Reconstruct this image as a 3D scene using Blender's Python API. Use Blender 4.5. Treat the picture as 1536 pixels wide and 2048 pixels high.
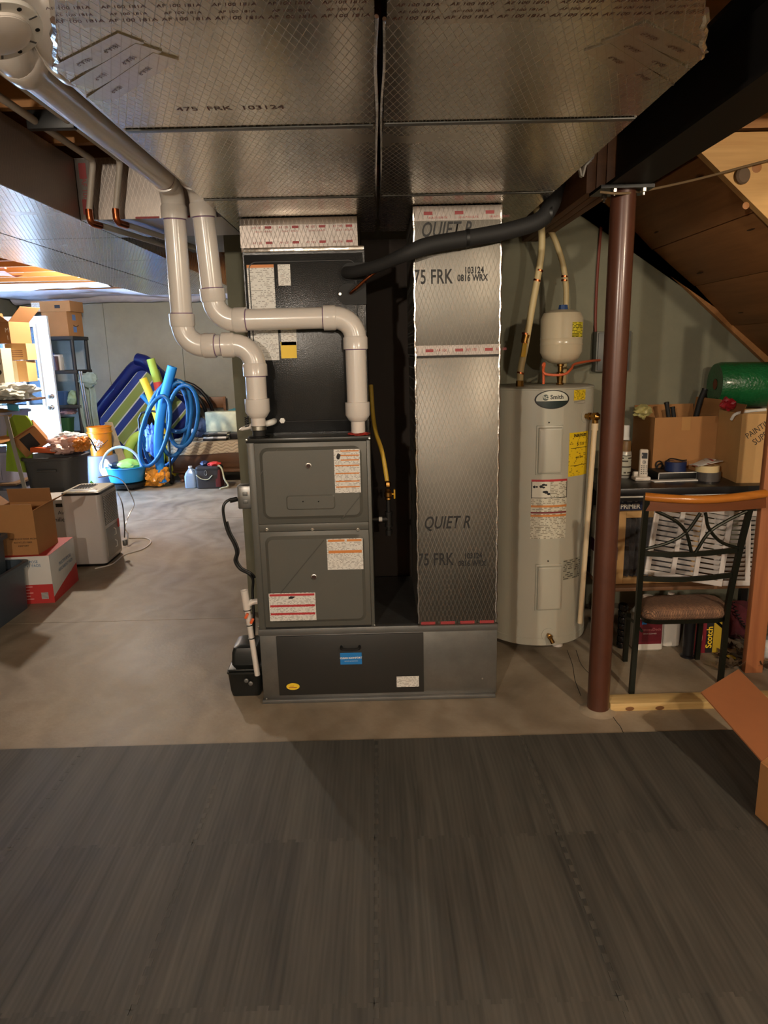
import bpy, bmesh, math, random
from mathutils import Vector, Matrix, Euler, noise
random.seed(7)
PI = math.pi
for o in list(bpy.data.objects):
    bpy.data.objects.remove(o)
scene = bpy.context.scene
col = scene.collection

# ---------------------------------------------------------------- camera
F, PITCH, YAW, ROLL, CH = 1395.17, .2258, -.0061, -.0237, 1.5992     # pixels, radians, metres (1536 x 2048 frame)
fw = Vector((-math.sin(YAW)*math.cos(PITCH), math.cos(YAW)*math.cos(PITCH), -math.sin(PITCH)))
_r = Vector((math.cos(YAW), math.sin(YAW), 0)); _u = _r.cross(fw)
cr = math.cos(ROLL)*_r + math.sin(ROLL)*_u
cu = -math.sin(ROLL)*_r + math.cos(ROLL)*_u
CAM = Vector((0, 0, CH))
cam_data = bpy.data.cameras.new('camera'); cam = bpy.data.objects.new('camera', cam_data); col.objects.link(cam)
cam_data.sensor_fit = 'HORIZONTAL'; cam_data.sensor_width = 36; cam_data.lens = 36*F/1536
cam_data.clip_start = .05; cam_data.clip_end = 100
cam.matrix_world = Matrix(((cr.x, cu.x, -fw.x, 0), (cr.y, cu.y, -fw.y, 0), (cr.z, cu.z, -fw.z, CH), (0, 0, 0, 1)))
scene.camera = cam

def ray(px, py): return fw + cr*((px-768)/F) - cu*((py-1024)/F)
def U(px, py, x=None, y=None, z=None):
    """photo pixel -> point on a wall / floor plane"""
    d = ray(px, py)
    if x is not None: t = x/d.x
    elif y is not None: t = y/d.y
    else: t = (z-CH)/d.z
    return CAM + d*t

# ---------------------------------------------------------------- world, daylight, exposure
def lin(r, g, b):
    f = lambda v: (v/255/12.92) if v/255 <= .04045 else ((v/255+.055)/1.055)**2.4
    return (f(r), f(g), f(b))
world = bpy.data.worlds.new('world'); scene.world = world; world.use_nodes = True
bg = world.node_tree.nodes['Background']; bg.inputs[0].default_value = (.36, .60, 1.0, 1); bg.inputs[1].default_value = 46
vs = scene.view_settings
vs.view_transform = 'Standard'; vs.look = 'None'; vs.exposure = 0.55; vs.gamma = 1; vs.use_curve_mapping = False
# daylight portal in the open outside doorway of the left wall
pl = bpy.data.lights.new('doorway_portal', 'AREA'); pl.shape = 'RECTANGLE'; pl.size = .95; pl.size_y = 2.1
pl.cycles.is_portal = True
po = bpy.data.objects.new('doorway_portal', pl); col.objects.link(po)
po.location = (-4.97, 8.2, 1.05); po.rotation_euler = (0, -PI/2, 0)
BULBS = [((-1.25, -1.7, 2.30), 185, (1, .87, .71)), ((1.75, .15, 2.33), 95, (1, .83, .62)), ((-2.74, 6.98, 2.38), 115, (1, .86, .70)), ((.7, -3.1, 2.30), 120, (1, .86, .70))]  # last entry: unseen fill bulb, added to soften the contrast

# ---------------------------------------------------------------- materials
MATS = {}
def _nodes(name):
    m = bpy.data.materials.new(name); m.use_nodes = True
    nt = m.node_tree; b = nt.nodes['Principled BSDF']
    return m, nt, b
def L(nt, a, b): nt.links.new(a, b)
def N(nt, t, **kw):
    n = nt.nodes.new(t)
    for k, v in kw.items():
        if k in n.inputs: n.inputs[k].default_value = v
        else: setattr(n, k, v)
    return n
def math_(nt, op, a, b=None):
    n = nt.nodes.new('ShaderNodeMath'); n.operation = op
    for i, v in enumerate((a, b)):
        if v is None: continue
        if isinstance(v, (int, float)): n.inputs[i].default_value = v
        else: nt.links.new(v, n.inputs[i])
    return n.outputs[0]
def mixc(nt, fac, a, b):
    n = nt.nodes.new('ShaderNodeMix'); n.data_type = 'RGBA'
    for i, v in ((0, fac), (6, a), (7, b)):
        if isinstance(v, (int, float)): n.inputs[i].default_value = v
        elif isinstance(v, tuple): n.inputs[i].default_value = (*v[:3], 1)
        else: nt.links.new(v, n.inputs[i])
    return n.outputs[2]
def M(name, rgb, rough=.5, metal=0, var=0, scale=6, bump=0, bscale=40, trans=0, alpha=1, coat=0, emit=0, stretch=(1, 1, 1)):
    """plain procedural material: colour in sRGB 0-255, optional noise variation and bump"""
    if name in MATS: return MATS[name]
    m, nt, b = _nodes(name); c = lin(*rgb)
    b.inputs['Base Color'].default_value = (*c, 1); b.inputs['Roughness'].default_value = rough; b.inputs['Metallic'].default_value = metal
    if trans: b.inputs['Transmission Weight'].default_value = trans
    if alpha < 1: b.inputs['Alpha'].default_value = alpha
    if coat: b.inputs['Coat Weight'].default_value = coat; b.inputs['Coat Roughness'].default_value = .15
    if emit: b.inputs['Emission Color'].default_value = (*c, 1); b.inputs['Emission Strength'].default_value = emit
    if var or bump:
        tc = N(nt, 'ShaderNodeTexCoord'); mp = N(nt, 'ShaderNodeMapping'); mp.inputs['Scale'].default_value = stretch
        L(nt, tc.outputs['Object'], mp.inputs[0])
    if var:
        n = N(nt, 'ShaderNodeTexNoise', Scale=scale, Detail=6.0, Roughness=.65); L(nt, mp.outputs[0], n.inputs['Vector'])
        f = N(nt, 'ShaderNodeMapRange'); f.inputs[1].default_value = .3; f.inputs[2].default_value = .7; L(nt, n.outputs[0], f.inputs[0])
        lo = tuple(max(0, x*(1-var)) for x in c); hi = tuple(min(1, x*(1+var)) for x in c)
        L(nt, mixc(nt, f.outputs[0], lo, hi), b.inputs['Base Color'])
    if bump:
        n2 = N(nt, 'ShaderNodeTexNoise', Scale=bscale, Detail=3.0); L(nt, mp.outputs[0], n2.inputs['Vector'])
        bp = N(nt, 'ShaderNodeBump', Strength=min(1, bump), Distance=.002*max(1, bump)); L(nt, n2.outputs[0], bp.inputs['Height']); L(nt, bp.outputs[0], b.inputs['Normal'])
    MATS[name] = m
    return m

def foil(name, axes, tint=(178, 172, 163), rough=.3, wrinkle=.25, line=.45, sbump=.012, wscale=14.0):
    """foil-scrim-kraft duct wrap: metal with a diamond thread pattern in the two given axes"""
    if name in MATS: return MATS[name]
    m, nt, b = _nodes(name); c = lin(*tint)
    tc = N(nt, 'ShaderNodeTexCoord'); sp = N(nt, 'ShaderNodeSeparateXYZ'); L(nt, tc.outputs['Object'], sp.inputs[0])
    u = sp.outputs['XYZ'.index(axes[0])]; v = sp.outputs['XYZ'.index(axes[1])]
    def lines(sg):
        a = math_(nt, 'ADD', math_(nt, 'MULTIPLY', u, 54.0), math_(nt, 'MULTIPLY', v, sg*20.0))
        fr = math_(nt, 'FRACT', a); d = math_(nt, 'ABSOLUTE', math_(nt, 'SUBTRACT', fr, .5))
        return math_(nt, 'LESS_THAN', d, .045)
    ln = math_(nt, 'MAXIMUM', lines(1), lines(-1))
    n = N(nt, 'ShaderNodeTexNoise', Scale=2.2, Detail=5.0); L(nt, tc.outputs['Object'], n.inputs['Vector'])
    base = mixc(nt, n.outputs[0], tuple(x*.72 for x in c), tuple(min(1, x*1.15) for x in c))
    lf = math_(nt, 'MULTIPLY', ln, line)
    L(nt, mixc(nt, lf, base, tuple(min(1, x*1.5) for x in c)), b.inputs['Base Color'])
    b.inputs['Metallic'].default_value = 1
    rr = math_(nt, 'ADD', math_(nt, 'MULTIPLY', ln, .2), math_(nt, 'ADD', math_(nt, 'MULTIPLY', n.outputs[0], .14), rough-.07))
    L(nt, rr, b.inputs['Roughness'])
    n2 = N(nt, 'ShaderNodeTexNoise', Scale=wscale, Detail=6.0 if wscale > 5 else 1.5); L(nt, tc.outputs['Object'], n2.inputs['Vector'])
    h = math_(nt, 'ADD', math_(nt, 'MULTIPLY', n2.outputs[0], wrinkle), math_(nt, 'MULTIPLY', ln, sbump))
    bp = N(nt, 'ShaderNodeBump', Strength=.5, Distance=.010); L(nt, h, bp.inputs['Height']); L(nt, bp.outputs[0], b.inputs['Normal'])
    MATS[name] = m
    return m

def wood(name, c1, c2, axis='x', scale=9, rough=.6, knots=0.0):
    if name in MATS: return MATS[name]
    m, nt, b = _nodes(name)
    tc = N(nt, 'ShaderNodeTexCoord'); mp = N(nt, 'ShaderNodeMapping')
    s = [scale]*3; s['xyz'.index(axis)] = scale*.07; mp.inputs['Scale'].default_value = s
    L(nt, tc.outputs['Object'], mp.inputs[0])
    n = N(nt, 'ShaderNodeTexNoise', Scale=1.6, Detail=8.0, Roughness=.6, Distortion=.5); L(nt, mp.outputs[0], n.inputs['Vector'])
    n2 = N(nt, 'ShaderNodeTexNoise', Scale=9.0, Detail=4.0); L(nt, mp.outputs[0], n2.inputs['Vector'])
    f = N(nt, 'ShaderNodeMapRange'); f.inputs[1].default_value = .33; f.inputs[2].default_value = .67
    L(nt, math_(nt, 'ADD', math_(nt, 'MULTIPLY', n.outputs[0], .75), math_(nt, 'MULTIPLY', n2.outputs[0], .25)), f.inputs[0])
    L(nt, mixc(nt, f.outputs[0], lin(*c1), lin(*c2)), b.inputs['Base Color'])
    b.inputs['Roughness'].default_value = rough
    MATS[name] = m
    return m

def paper(name, bg_rgb=(215, 212, 205), ink=(158, 153, 145), row=.0075, fill=.48, rough=.45):
    """printed label: rows of fine unreadable print (x across, z up, object coordinates)"""
    if name in MATS: return MATS[name]
    m, nt, b = _nodes(name)
    tc = N(nt, 'ShaderNodeTexCoord'); sp = N(nt, 'ShaderNodeSeparateXYZ'); L(nt, tc.outputs['Object'], sp.inputs[0])
    v = math_(nt, 'MULTIPLY', sp.outputs[2], 1/row); fl = math_(nt, 'FLOOR', v); fr = math_(nt, 'FRACT', v)
    inrow = math_(nt, 'LESS_THAN', fr, .5)
    cb = N(nt, 'ShaderNodeCombineXYZ'); L(nt, math_(nt, 'MULTIPLY', sp.outputs[0], .55/row), cb.inputs[0]); L(nt, math_(nt, 'MULTIPLY', fl, 7.31), cb.inputs[1])
    n = N(nt, 'ShaderNodeTexNoise', Scale=1.0, Detail=1.0); L(nt, cb.outputs[0], n.inputs['Vector'])
    f = math_(nt, 'MULTIPLY', inrow, math_(nt, 'LESS_THAN', n.outputs[0], fill))
    L(nt, mixc(nt, f, lin(*bg_rgb), lin(*ink)), b.inputs['Base Color']); b.inputs['Roughness'].default_value = rough
    MATS[name] = m
    return m

# ---------------------------------------------------------------- mesh helpers
class MB:
    def __init__(self): self.bm = bmesh.new(); self.T = Matrix.Identity(4)
    def _v(self, p): return self.bm.verts.new(self.T @ Vector(p))
    def box(self, c, s, bev=0, rot=None, seg=2):
        b2 = bmesh.new(); bmesh.ops.create_cube(b2, size=1)
        bmesh.ops.scale(b2, vec=s, verts=b2.verts)
        if bev: bmesh.ops.bevel(b2, geom=b2.edges[:], offset=min(bev, min(s)*.45), segments=seg, profile=.5, affect='EDGES')
        m = Matrix.Translation(c)
        if rot is not None: m = m @ (rot.to_4x4() if isinstance(rot, Matrix) else Euler(rot).to_matrix().to_4x4())
        return self._join(b2, m)
    def bb(self, x0, x1, y0, y1, z0, z1, bev=0, seg=2):
        return self.box(((x0+x1)/2, (y0+y1)/2, (z0+z1)/2), (abs(x1-x0), abs(y1-y0), abs(z1-z0)), bev, None, seg)
    def _join(self, b2, m):
        mp = {}
        mm = self.T @ m
        for v in b2.verts: mp[v] = self.bm.verts.new(mm @ v.co)
        for f in b2.faces:
            try: self.bm.faces.new([mp[v] for v in f.verts])
            except ValueError: pass
        b2.free(); return self
    def ring_loft(self, rings, closed_u=True, cap0=True, cap1=True):
        vr = [[self._v(p) for p in r] for r in rings]
        n = len(vr[0])
        for a, b in zip(vr, vr[1:]):
            for i in range(n if closed_u else n-1):
                j = (i+1) % n
                try: self.bm.faces.new((a[i], a[j], b[j], b[i]))
                except ValueError: pass
        if cap0 and n > 2 and closed_u: self.bm.faces.new(vr[0][::-1])
        if cap1 and n > 2 and closed_u: self.bm.faces.new(vr[-1])
        return self
    def cyl(self, p0, p1, r, r2=None, n=20, cap=True):
        p0 = Vector(p0); p1 = Vector(p1); r2 = r if r2 is None else r2
        d = (p1-p0).normalized(); a = d.orthogonal().normalized(); b = d.cross(a)
        R = lambda p, q: [p+(a*math.cos(2*PI*i/n)+b*math.sin(2*PI*i/n))*q for i in range(n)]
        return self.ring_loft([R(p0, r), R(p1, r2)], True, cap, cap)
    def tube(self, pts, r, n=10, closed=False, cap=True):
        pts = [Vector(p) for p in pts]; m = len(pts); rs = r if isinstance(r, (list, tuple)) else [r]*m
        tang = []
        for i in range(m):
            if closed: t = pts[(i+1) % m]-pts[i-1]
            else: t = pts[min(i+1, m-1)]-pts[max(i-1, 0)]
            tang.append(t.normalized())
        a = tang[0].orthogonal().normalized(); rings = []
        for i in range(m):
            a = (a-tang[i]*a.dot(tang[i])); a = a.normalized() if a.length > 1e-6 else tang[i].orthogonal().normalized()
            b = tang[i].cross(a)
            rings.append([pts[i]+(a*math.cos(2*PI*k/n)+b*math.sin(2*PI*k/n))*rs[i] for k in range(n)])
        if closed: rings.append(rings[0]); return self.ring_loft(rings, True, False, False)
        return self.ring_loft(rings, True, cap, cap)
    def lathe(self, prof, n=32, c=(0, 0, 0), axis=(0, 0, 1)):
        q = Vector((0, 0, 1)).rotation_difference(Vector(axis)).to_matrix().to_4x4(); m = Matrix.Translation(c) @ q
        rings = [[m @ Vector((max(r, 1e-5)*math.cos(2*PI*i/n), max(r, 1e-5)*math.sin(2*PI*i/n), z)) for i in range(n)] for r, z in prof]
        return self.ring_loft(rings, True, True, True)
    def prism(self, pts, plane, a, b):
        def P(p, q):
            if plane == 'xz': return (p[0], q, p[1])
            if plane == 'xy': return (p[0], p[1], q)
            return (q, p[0], p[1])
        return self.ring_loft([[P(p, a) for p in pts], [P(p, b) for p in pts]], True, True, True)
    def grid(self, fn, nu, nv):
        vs_ = [[self._v(fn(i/(nu-1), j/(nv-1))) for i in range(nu)] for j in range(nv)]
        for j in range(nv-1):
            for i in range(nu-1): self.bm.faces.new((vs_[j][i], vs_[j][i+1], vs_[j+1][i+1], vs_[j+1][i]))
        return self
    def blob(self, c, s, amp=.2, freq=3, sub=3, seed=0, flat=None):
        b2 = bmesh.new(); bmesh.ops.create_icosphere(b2, subdivisions=sub, radius=1)
        for v in b2.verts:
            k = 1+amp*noise.noise(v.co*freq+Vector((seed*3.7, seed, 0)))+amp*.5*noise.noise(v.co*freq*2.7+Vector((0, seed*5.1, 2)))
            v.co = Vector((v.co.x*s[0]*k, v.co.y*s[1]*k, v.co.z*s[2]*k))
            if flat is not None and v.co.z < flat*s[2]: v.co.z = flat*s[2]
        return self._join(b2, Matrix.Translation(c))

def rrect(x0, x1, z0, z1, r, n=5):
    pts = []
    for cx, cz, a0 in ((x1-r, z1-r, 0), (x0+r, z1-r, 90), (x0+r, z0+r, 180), (x1-r, z0+r, 270)):
        for i in range(n+1):
            a = math.radians(a0+90*i/n); pts.append((cx+r*math.cos(a), cz+r*math.sin(a)))
    return pts
def smooth(pts, k=6):
    pts = [Vector(p) for p in pts]; out = []
    P = [pts[0]*2-pts[1]]+pts+[pts[-1]*2-pts[-2]]
    for i in range(1, len(P)-2):
        a, b, c, d = P[i-1], P[i], P[i+1], P[i+2]
        for j in range(k):
            t = j/k
            out.append(.5*((2*b)+(c-a)*t+(2*a-5*b+4*c-d)*t*t+(3*b-a-3*c+d)*t**3))
    out.append(pts[-1]); return out
def arc3(c, u, v, r, a0, a1, n=10):
    c, u, v = Vector(c), Vector(u), Vector(v)
    return [c+(u*math.cos(math.radians(a0+(a1-a0)*i/n))+v*math.sin(math.radians(a0+(a1-a0)*i/n)))*r for i in range(n+1)]

def finish(me, mat, angle=38):
    if mat is not None: me.materials.append(mat)
    for p in me.polygons: p.use_smooth = True
    me.set_sharp_from_angle(angle=math.radians(angle))
def ob(name, mb, mat, parent=None, world=True, angle=38):
    bm = mb.bm; bmesh.ops.recalc_face_normals(bm, faces=bm.faces[:])
    me = bpy.data.meshes.new(name); bm.to_mesh(me); bm.free(); finish(me, mat, angle)
    o = bpy.data.objects.new(name, me); col.objects.link(o)
    if parent is not None: attach(o, parent, world)
    return o
def mw(o):
    m = Matrix.LocRotScale(o.location, o.rotation_euler, o.scale)
    return (mw(o.parent) @ o.matrix_parent_inverse @ m) if o.parent else m
def attach(o, parent, world=True):
    o.parent = parent
    if world: o.matrix_parent_inverse = mw(parent).inverted()
def tag(o, label, cat, group=None):
    o['label'] = label; o['category'] = cat
    if group: o['group'] = group
    return o
def thing(name, label, cat, loc=(0, 0, 0), rz=0, group=None):
    o = bpy.data.objects.new(name, None); col.objects.link(o); o.location = loc; o.rotation_euler = (0, 0, rz); o.empty_display_size = .05
    return tag(o, label, cat, group)
def struct(name, mb, mat, label=None):
    o = ob(name, mb, mat); o['kind'] = 'structure'
    if label: o['label'] = label
    return o
def solo(name, mb, mat, label, cat, group=None):
    return tag(ob(name, mb, mat), label, cat, group)
def text_mesh(s, size, shear=0, bold=0, space=1.0):
    cu_ = bpy.data.curves.new('txt', 'FONT'); cu_.body = s; cu_.size = size; cu_.shear = shear; cu_.offset = bold; cu_.space_character = space
    cu_.align_x = 'CENTER'; cu_.align_y = 'CENTER'; cu_.resolution_u = 3
    t = bpy.data.objects.new('txt', cu_); me = bpy.data.meshes.new_from_object(t)
    bpy.data.objects.remove(t); bpy.data.curves.remove(cu_)
    return me
def text(name, s, size, loc, mat, parent, rot=(PI/2, 0, 0), shear=0, bold=0, sx=1.0, space=1.0, fn=None, mat4=None):
    """flat lettering; faces -y by default. fn maps every vertex (for lettering on a round body)"""
    me = text_mesh(s, size, shear, bold, space)
    m = mat4 if mat4 is not None else Matrix.Translation(loc or (0, 0, 0)) @ Euler(rot).to_matrix().to_4x4()
    for v in me.vertices:
        v.co.x *= sx
        v.co = fn(v.co.copy()) if fn else m @ v.co
    me.materials.clear(); me.materials.append(mat)
    o = bpy.data.objects.new(name, me); col.objects.link(o); attach(o, parent, True)
    return o
def decal(name, x0, x1, z0, z1, y, mat, parent, t=.0008):
    return ob(name, MB().bb(x0, x1, y-t, y, z0, z1), mat, parent)
def pxdecal(name, px0, py0, px1, py1, y, mat, parent, t=.0008):
    a = U(px0, py0, y=y); b = U(px1, py1, y=y)
    return decal(name, a.x, b.x, b.z, a.z, y, mat, parent, t)
def copy_tree(o, parent=None):
    c = o.copy(); col.objects.link(c)
    if parent is not None: c.parent = parent
    for ch in list(o.children): copy_tree(ch, c)
    return c

# ================================================================ SETTING
def concrete_floor():
    m, nt, b = _nodes('floor_concrete')
    g = N(nt, 'ShaderNodeNewGeometry')
    n1 = N(nt, 'ShaderNodeTexNoise', Scale=1.1, Detail=8.0, Roughness=.62, Distortion=.6); L(nt, g.outputs['Position'], n1.inputs['Vector'])
    n2 = N(nt, 'ShaderNodeTexNoise', Scale=55.0, Detail=4.0); L(nt, g.outputs['Position'], n2.inputs['Vector'])
    w = N(nt, 'ShaderNodeTexWave', Scale=1.3, Distortion=14.0, Detail=4.0); w.inputs['Detail Scale'].default_value = 1.4; L(nt, g.outputs['Position'], w.inputs['Vector'])
    f = N(nt, 'ShaderNodeMapRange'); f.inputs[1].default_value = .32; f.inputs[2].default_value = .7; L(nt, n1.outputs[0], f.inputs[0])
    c = mixc(nt, f.outputs[0], lin(104, 92, 76), lin(170, 155, 132))
    c = mixc(nt, math_(nt, 'MULTIPLY', w.outputs[1], .22), c, lin(196, 184, 164))
    c = mixc(nt, math_(nt, 'MULTIPLY', n2.outputs[0], .25), c, lin(92, 82, 70))
    L(nt, c, b.inputs['Base Color'])
    L(nt, math_(nt, 'ADD', math_(nt, 'MULTIPLY', n1.outputs[0], .35), .36), b.inputs['Roughness'])
    bp = N(nt, 'ShaderNodeBump', Strength=.15, Distance=.004); L(nt, n2.outputs[0], bp.inputs['Height']); L(nt, bp.outputs[0], b.inputs['Normal'])
    return m
m_floor = concrete_floor()
X0, X1, Y0, Y1, ZC = -4.95, 4.2, -4.2, 10.2, 2.67
f = MB()
ys = [Y0, .2, 4.109, 6.87, Y1]; xs = [X0, X1]
f.bb(X0, X1, Y0, Y1, -.1, -.008)
for a, b in zip(ys, ys[1:]):
    for c, d in zip(xs, xs[1:]): f.bb(c+.0025, d-.0025, a+.0025, b-.0025, -.02, 0)
floor = struct('floor', f, m_floor, 'troweled bare concrete basement floor with saw-cut joints')
m_crack = M('crack_dark', (38, 34, 30), .9)
for pts in ([(1152, 1300), (1163, 1330), (1190, 1362), (1178, 1385)], [(1222, 1428), (1234, 1445), (1240, 1452), (1247, 1466)], [(1134, 1300), (1145, 1330), (1150, 1360), (1162, 1392)]):
    k = MB(); P_ = [U(*p, z=0) for p in pts]
    k.tube([(p.x, p.y, -.0005) for p in smooth(P_, 4)], .0018, 5)
    ob('floor_crack', k, m_crack, floor)

m_wall = M('wall_concrete', (122, 120, 101), .85, var=.22, scale=1.3, bump=.5, bscale=30)
def wall(name, boxes, label=None, mat=None):
    k = MB()
    for b in boxes: k.bb(*b)
    return struct(name, k, mat or m_wall, label)
# far wall of the left room: poured concrete, form seams between the panels
seams = [X0-.2, -3.803, -2.743, -1.68, -.62, .44, 1.5, 2.6, X1+.2]
wall('wall_back', [(a+.003, b-.003, Y1, Y1+.1, 0, ZC) for a, b in zip(seams, seams[1:])]+[(X0-.2, X1+.2, Y1+.05, Y1+.2, 0, ZC)], 'far poured concrete wall with vertical form seams', M('wall_concrete_far', (158, 157, 144), .85, var=.15, scale=1.3, bump=.5, bscale=30))
wall('wall_center', [(-.845, X1, 4.2, 4.4, 0, ZC)], 'concrete wall behind the water heater')
wall('wall_right', [(X1, X1+.2, Y0, Y1, 0, ZC)])
wall('wall_front', [(X0-.2, X1+.2, Y0-.2, Y0, 0, ZC)], 'concrete wall behind the viewer')
wall('wall_left', [(X0-.2, X0, Y0, 7.72, 0, ZC), (X0-.2, X0, 8.68, Y1, 0, ZC), (X0-.2, X0, 7.72, 8.68, 2.12, ZC)], 'concrete wall with the outside doorway')
ceil = struct('ceiling', MB().bb(X0-.2, X1+.2, Y0-.2, Y1+.2, ZC, ZC+.05), wood('subfloor_osb', (150, 104, 58), (176, 128, 76), 'x', 5), 'underside of the plywood subfloor')
m_joist = wood('joist_wood', (150, 100, 52), (188, 134, 78), 'x', 10)
jm = MB(); jm.bb(-4.6, 4.6, -.019, .019, -.125, .125)
j0 = ob('joist', jm, m_joist, ceil); j0.location = (-.37, Y0+.3, 2.545)
y = Y0+.3+.406
while y < Y1:
    j = j0.copy(); col.objects.link(j); j.location = (-.37, y, 2.545); y += .406

# open outside door with a nine-pane light, swung into the room
m_door = M('door_white', (206, 210, 212), .4)
m_glass = M('pane_glass', (150, 170, 190), .03, trans=.85)
m_chrome = M('satin_nickel', (190, 186, 178), .25, 1)
DY = 8.70; dx1 = U(92, 630, y=DY).x; dx0 = dx1-.91
d = MB()
lx0, lx1 = dx0+.17, dx1-.17; lz0, lz1 = 1.06, 1.99
d.bb(dx0, dx1, DY, DY+.044, .01, lz0); d.bb(dx0, dx1, DY, DY+.044, lz1, 2.11)
d.bb(dx0, lx0, DY, DY+.044, lz0, lz1); d.bb(lx1, dx1, DY, DY+.044, lz0, lz1)
door = struct('door_1', d, m_door, 'white outside door standing open, nine glass panes and two locks')
fr = MB()
for a in ((lx0-.03, lx1+.03, lz1, lz1+.03), (lx0-.03, lx1+.03, lz0-.03, lz0), (lx0-.03, lx0, lz0, lz1), (lx1, lx1+.03, lz0, lz1)): fr.bb(a[0], a[1], DY-.012, DY, a[2], a[3], .004)
ob('pane_frame', fr, m_door, door)
cw = (lx1-lx0)/3; rh = (lz1-lz0)/3
for i in (1, 2):
    ob('muntin', MB().bb(lx0+cw*i-.012, lx0+cw*i+.012, DY-.006, DY+.05, lz0, lz1, .003), m_door, door)
    ob('muntin', MB().bb(lx0, lx1, DY-.007, DY+.05, lz0+rh*i-.012, lz0+rh*i+.012, .003), m_door, door)
for i in range(3):
    for k in range(3): ob('pane', MB().bb(lx0+cw*i+.012, lx0+cw*(i+1)-.012, DY+.018, DY+.024, lz0+rh*k+.012, lz0+rh*(k+1)-.012), m_glass, door)
for py in (793, 815):
    p = U(103, py, y=DY)
    ob('deadbolt' if py == 793 else 'door_knob', MB().lathe([(.034, 0), (.034, .006), (.02, .012), (.014, .03), (.028, .042), (.03, .056), (.02, .066), (0, .068)], 20, (p.x, DY, p.z), (0, -1, 0)), m_chrome, door)
k = MB(); k.bb(X0-.2, X0+.02, 7.68, 7.72, 0, 2.16); k.bb(X0-.2, X0+.02, 8.70, 8.74, 0, 2.16); k.bb(X0-.2, X0+.02, 7.68, 8.74, 2.12, 2.16)
struct('trim_1', k, m_door, 'white frame of the outside doorway')

# fibreglass batts tucked into the joist bays at the far end of the room
m_ins = M('insulation_paper', (206, 200, 206), .8, var=.12, scale=5)
m_pink = M('insulation_edge', (186, 140, 128), .9, var=.2, scale=9, bump=1, bscale=30)
ins = thing('insulation', 'white paper-faced insulation batts bulging under the joists along the far wall', 'insulation', (-3.5, 9.6, 2.42))
for i, (yy, x0, x1) in enumerate(((10.0, -4.9, -1.0), (9.62, -4.9, -1.7), (9.2, -4.9, -2.3), (8.4, -4.9, -3.0), (7.2, -4.9, -3.5))):
    k = MB()
    def fn(u, v, yy=yy, i=i, x0=x0, x1=x1):
        px = x0+(x1-x0)*u; s = math.sin(v*PI)
        sag = (.04+.045*noise.noise(Vector((px*1.3, i*3.1, 0)))+.02*noise.noise(Vector((px*5, i, v*2))))*s
        return (px, yy-.2+.38*v, 2.43-sag-(.05*s if i == 0 else 0))
    k.grid(fn, 60, 9); k.bb(x0, x1, yy-.195, yy+.175, 2.45, 2.6)
    ob('batt', k, m_ins if i != 4 else m_pink, ins)

# bulb fixtures, the last an added fill (only the far one is in view)
m_bulb = M('bulb_glow', (255, 236, 205), .4, emit=22); m_porc = M('porcelain', (228, 226, 220), .3)
blabels = ['bare ceiling bulb in a porcelain holder behind the viewer', 'bare ceiling bulb in a porcelain holder near the stairs', 'glowing round ceiling light under the joists of the far room', 'added fill bulb in a porcelain holder by the wall behind the viewer']
for (bp_, pw, bc), lb in zip(BULBS, blabels):
    t = thing('ceiling_light', lb, 'ceiling light', (bp_[0], bp_[1], 2.42), group='ceiling lights')
    if bp_[1] > 5:      # shallow round glass dome
        ob('glass_dome', MB().lathe([(0, -.035), (.06, -.028), (.10, -.01), (.115, .012), (.115, .02)], 28, bp_), m_bulb, t)
        ob('lamp_holder', MB().lathe([(.12, .02), (.122, 2.42-bp_[2])], 28, bp_), m_porc, t)
    else:
        ob('bulb', MB().lathe([(.0, -.045), (.02, -.042), (.03, -.02), (.03, 0), (.014, .04), (.013, .055)], 20, bp_), m_bulb, t)
        ob('lamp_holder', MB().lathe([(.02, .05), (.03, .055), (.055, .09), (.058, 2.42-bp_[2])], 24, bp_), m_porc, t)
    ld = bpy.data.lights.new('bulb_light', 'POINT'); ld.energy = pw; ld.color = bc; ld.shadow_soft_size = .05
    lo = bpy.data.objects.new('bulb_light', ld); col.objects.link(lo); lo.location = (bp_[0], bp_[1], bp_[2]-.11); attach(lo, t)

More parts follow.
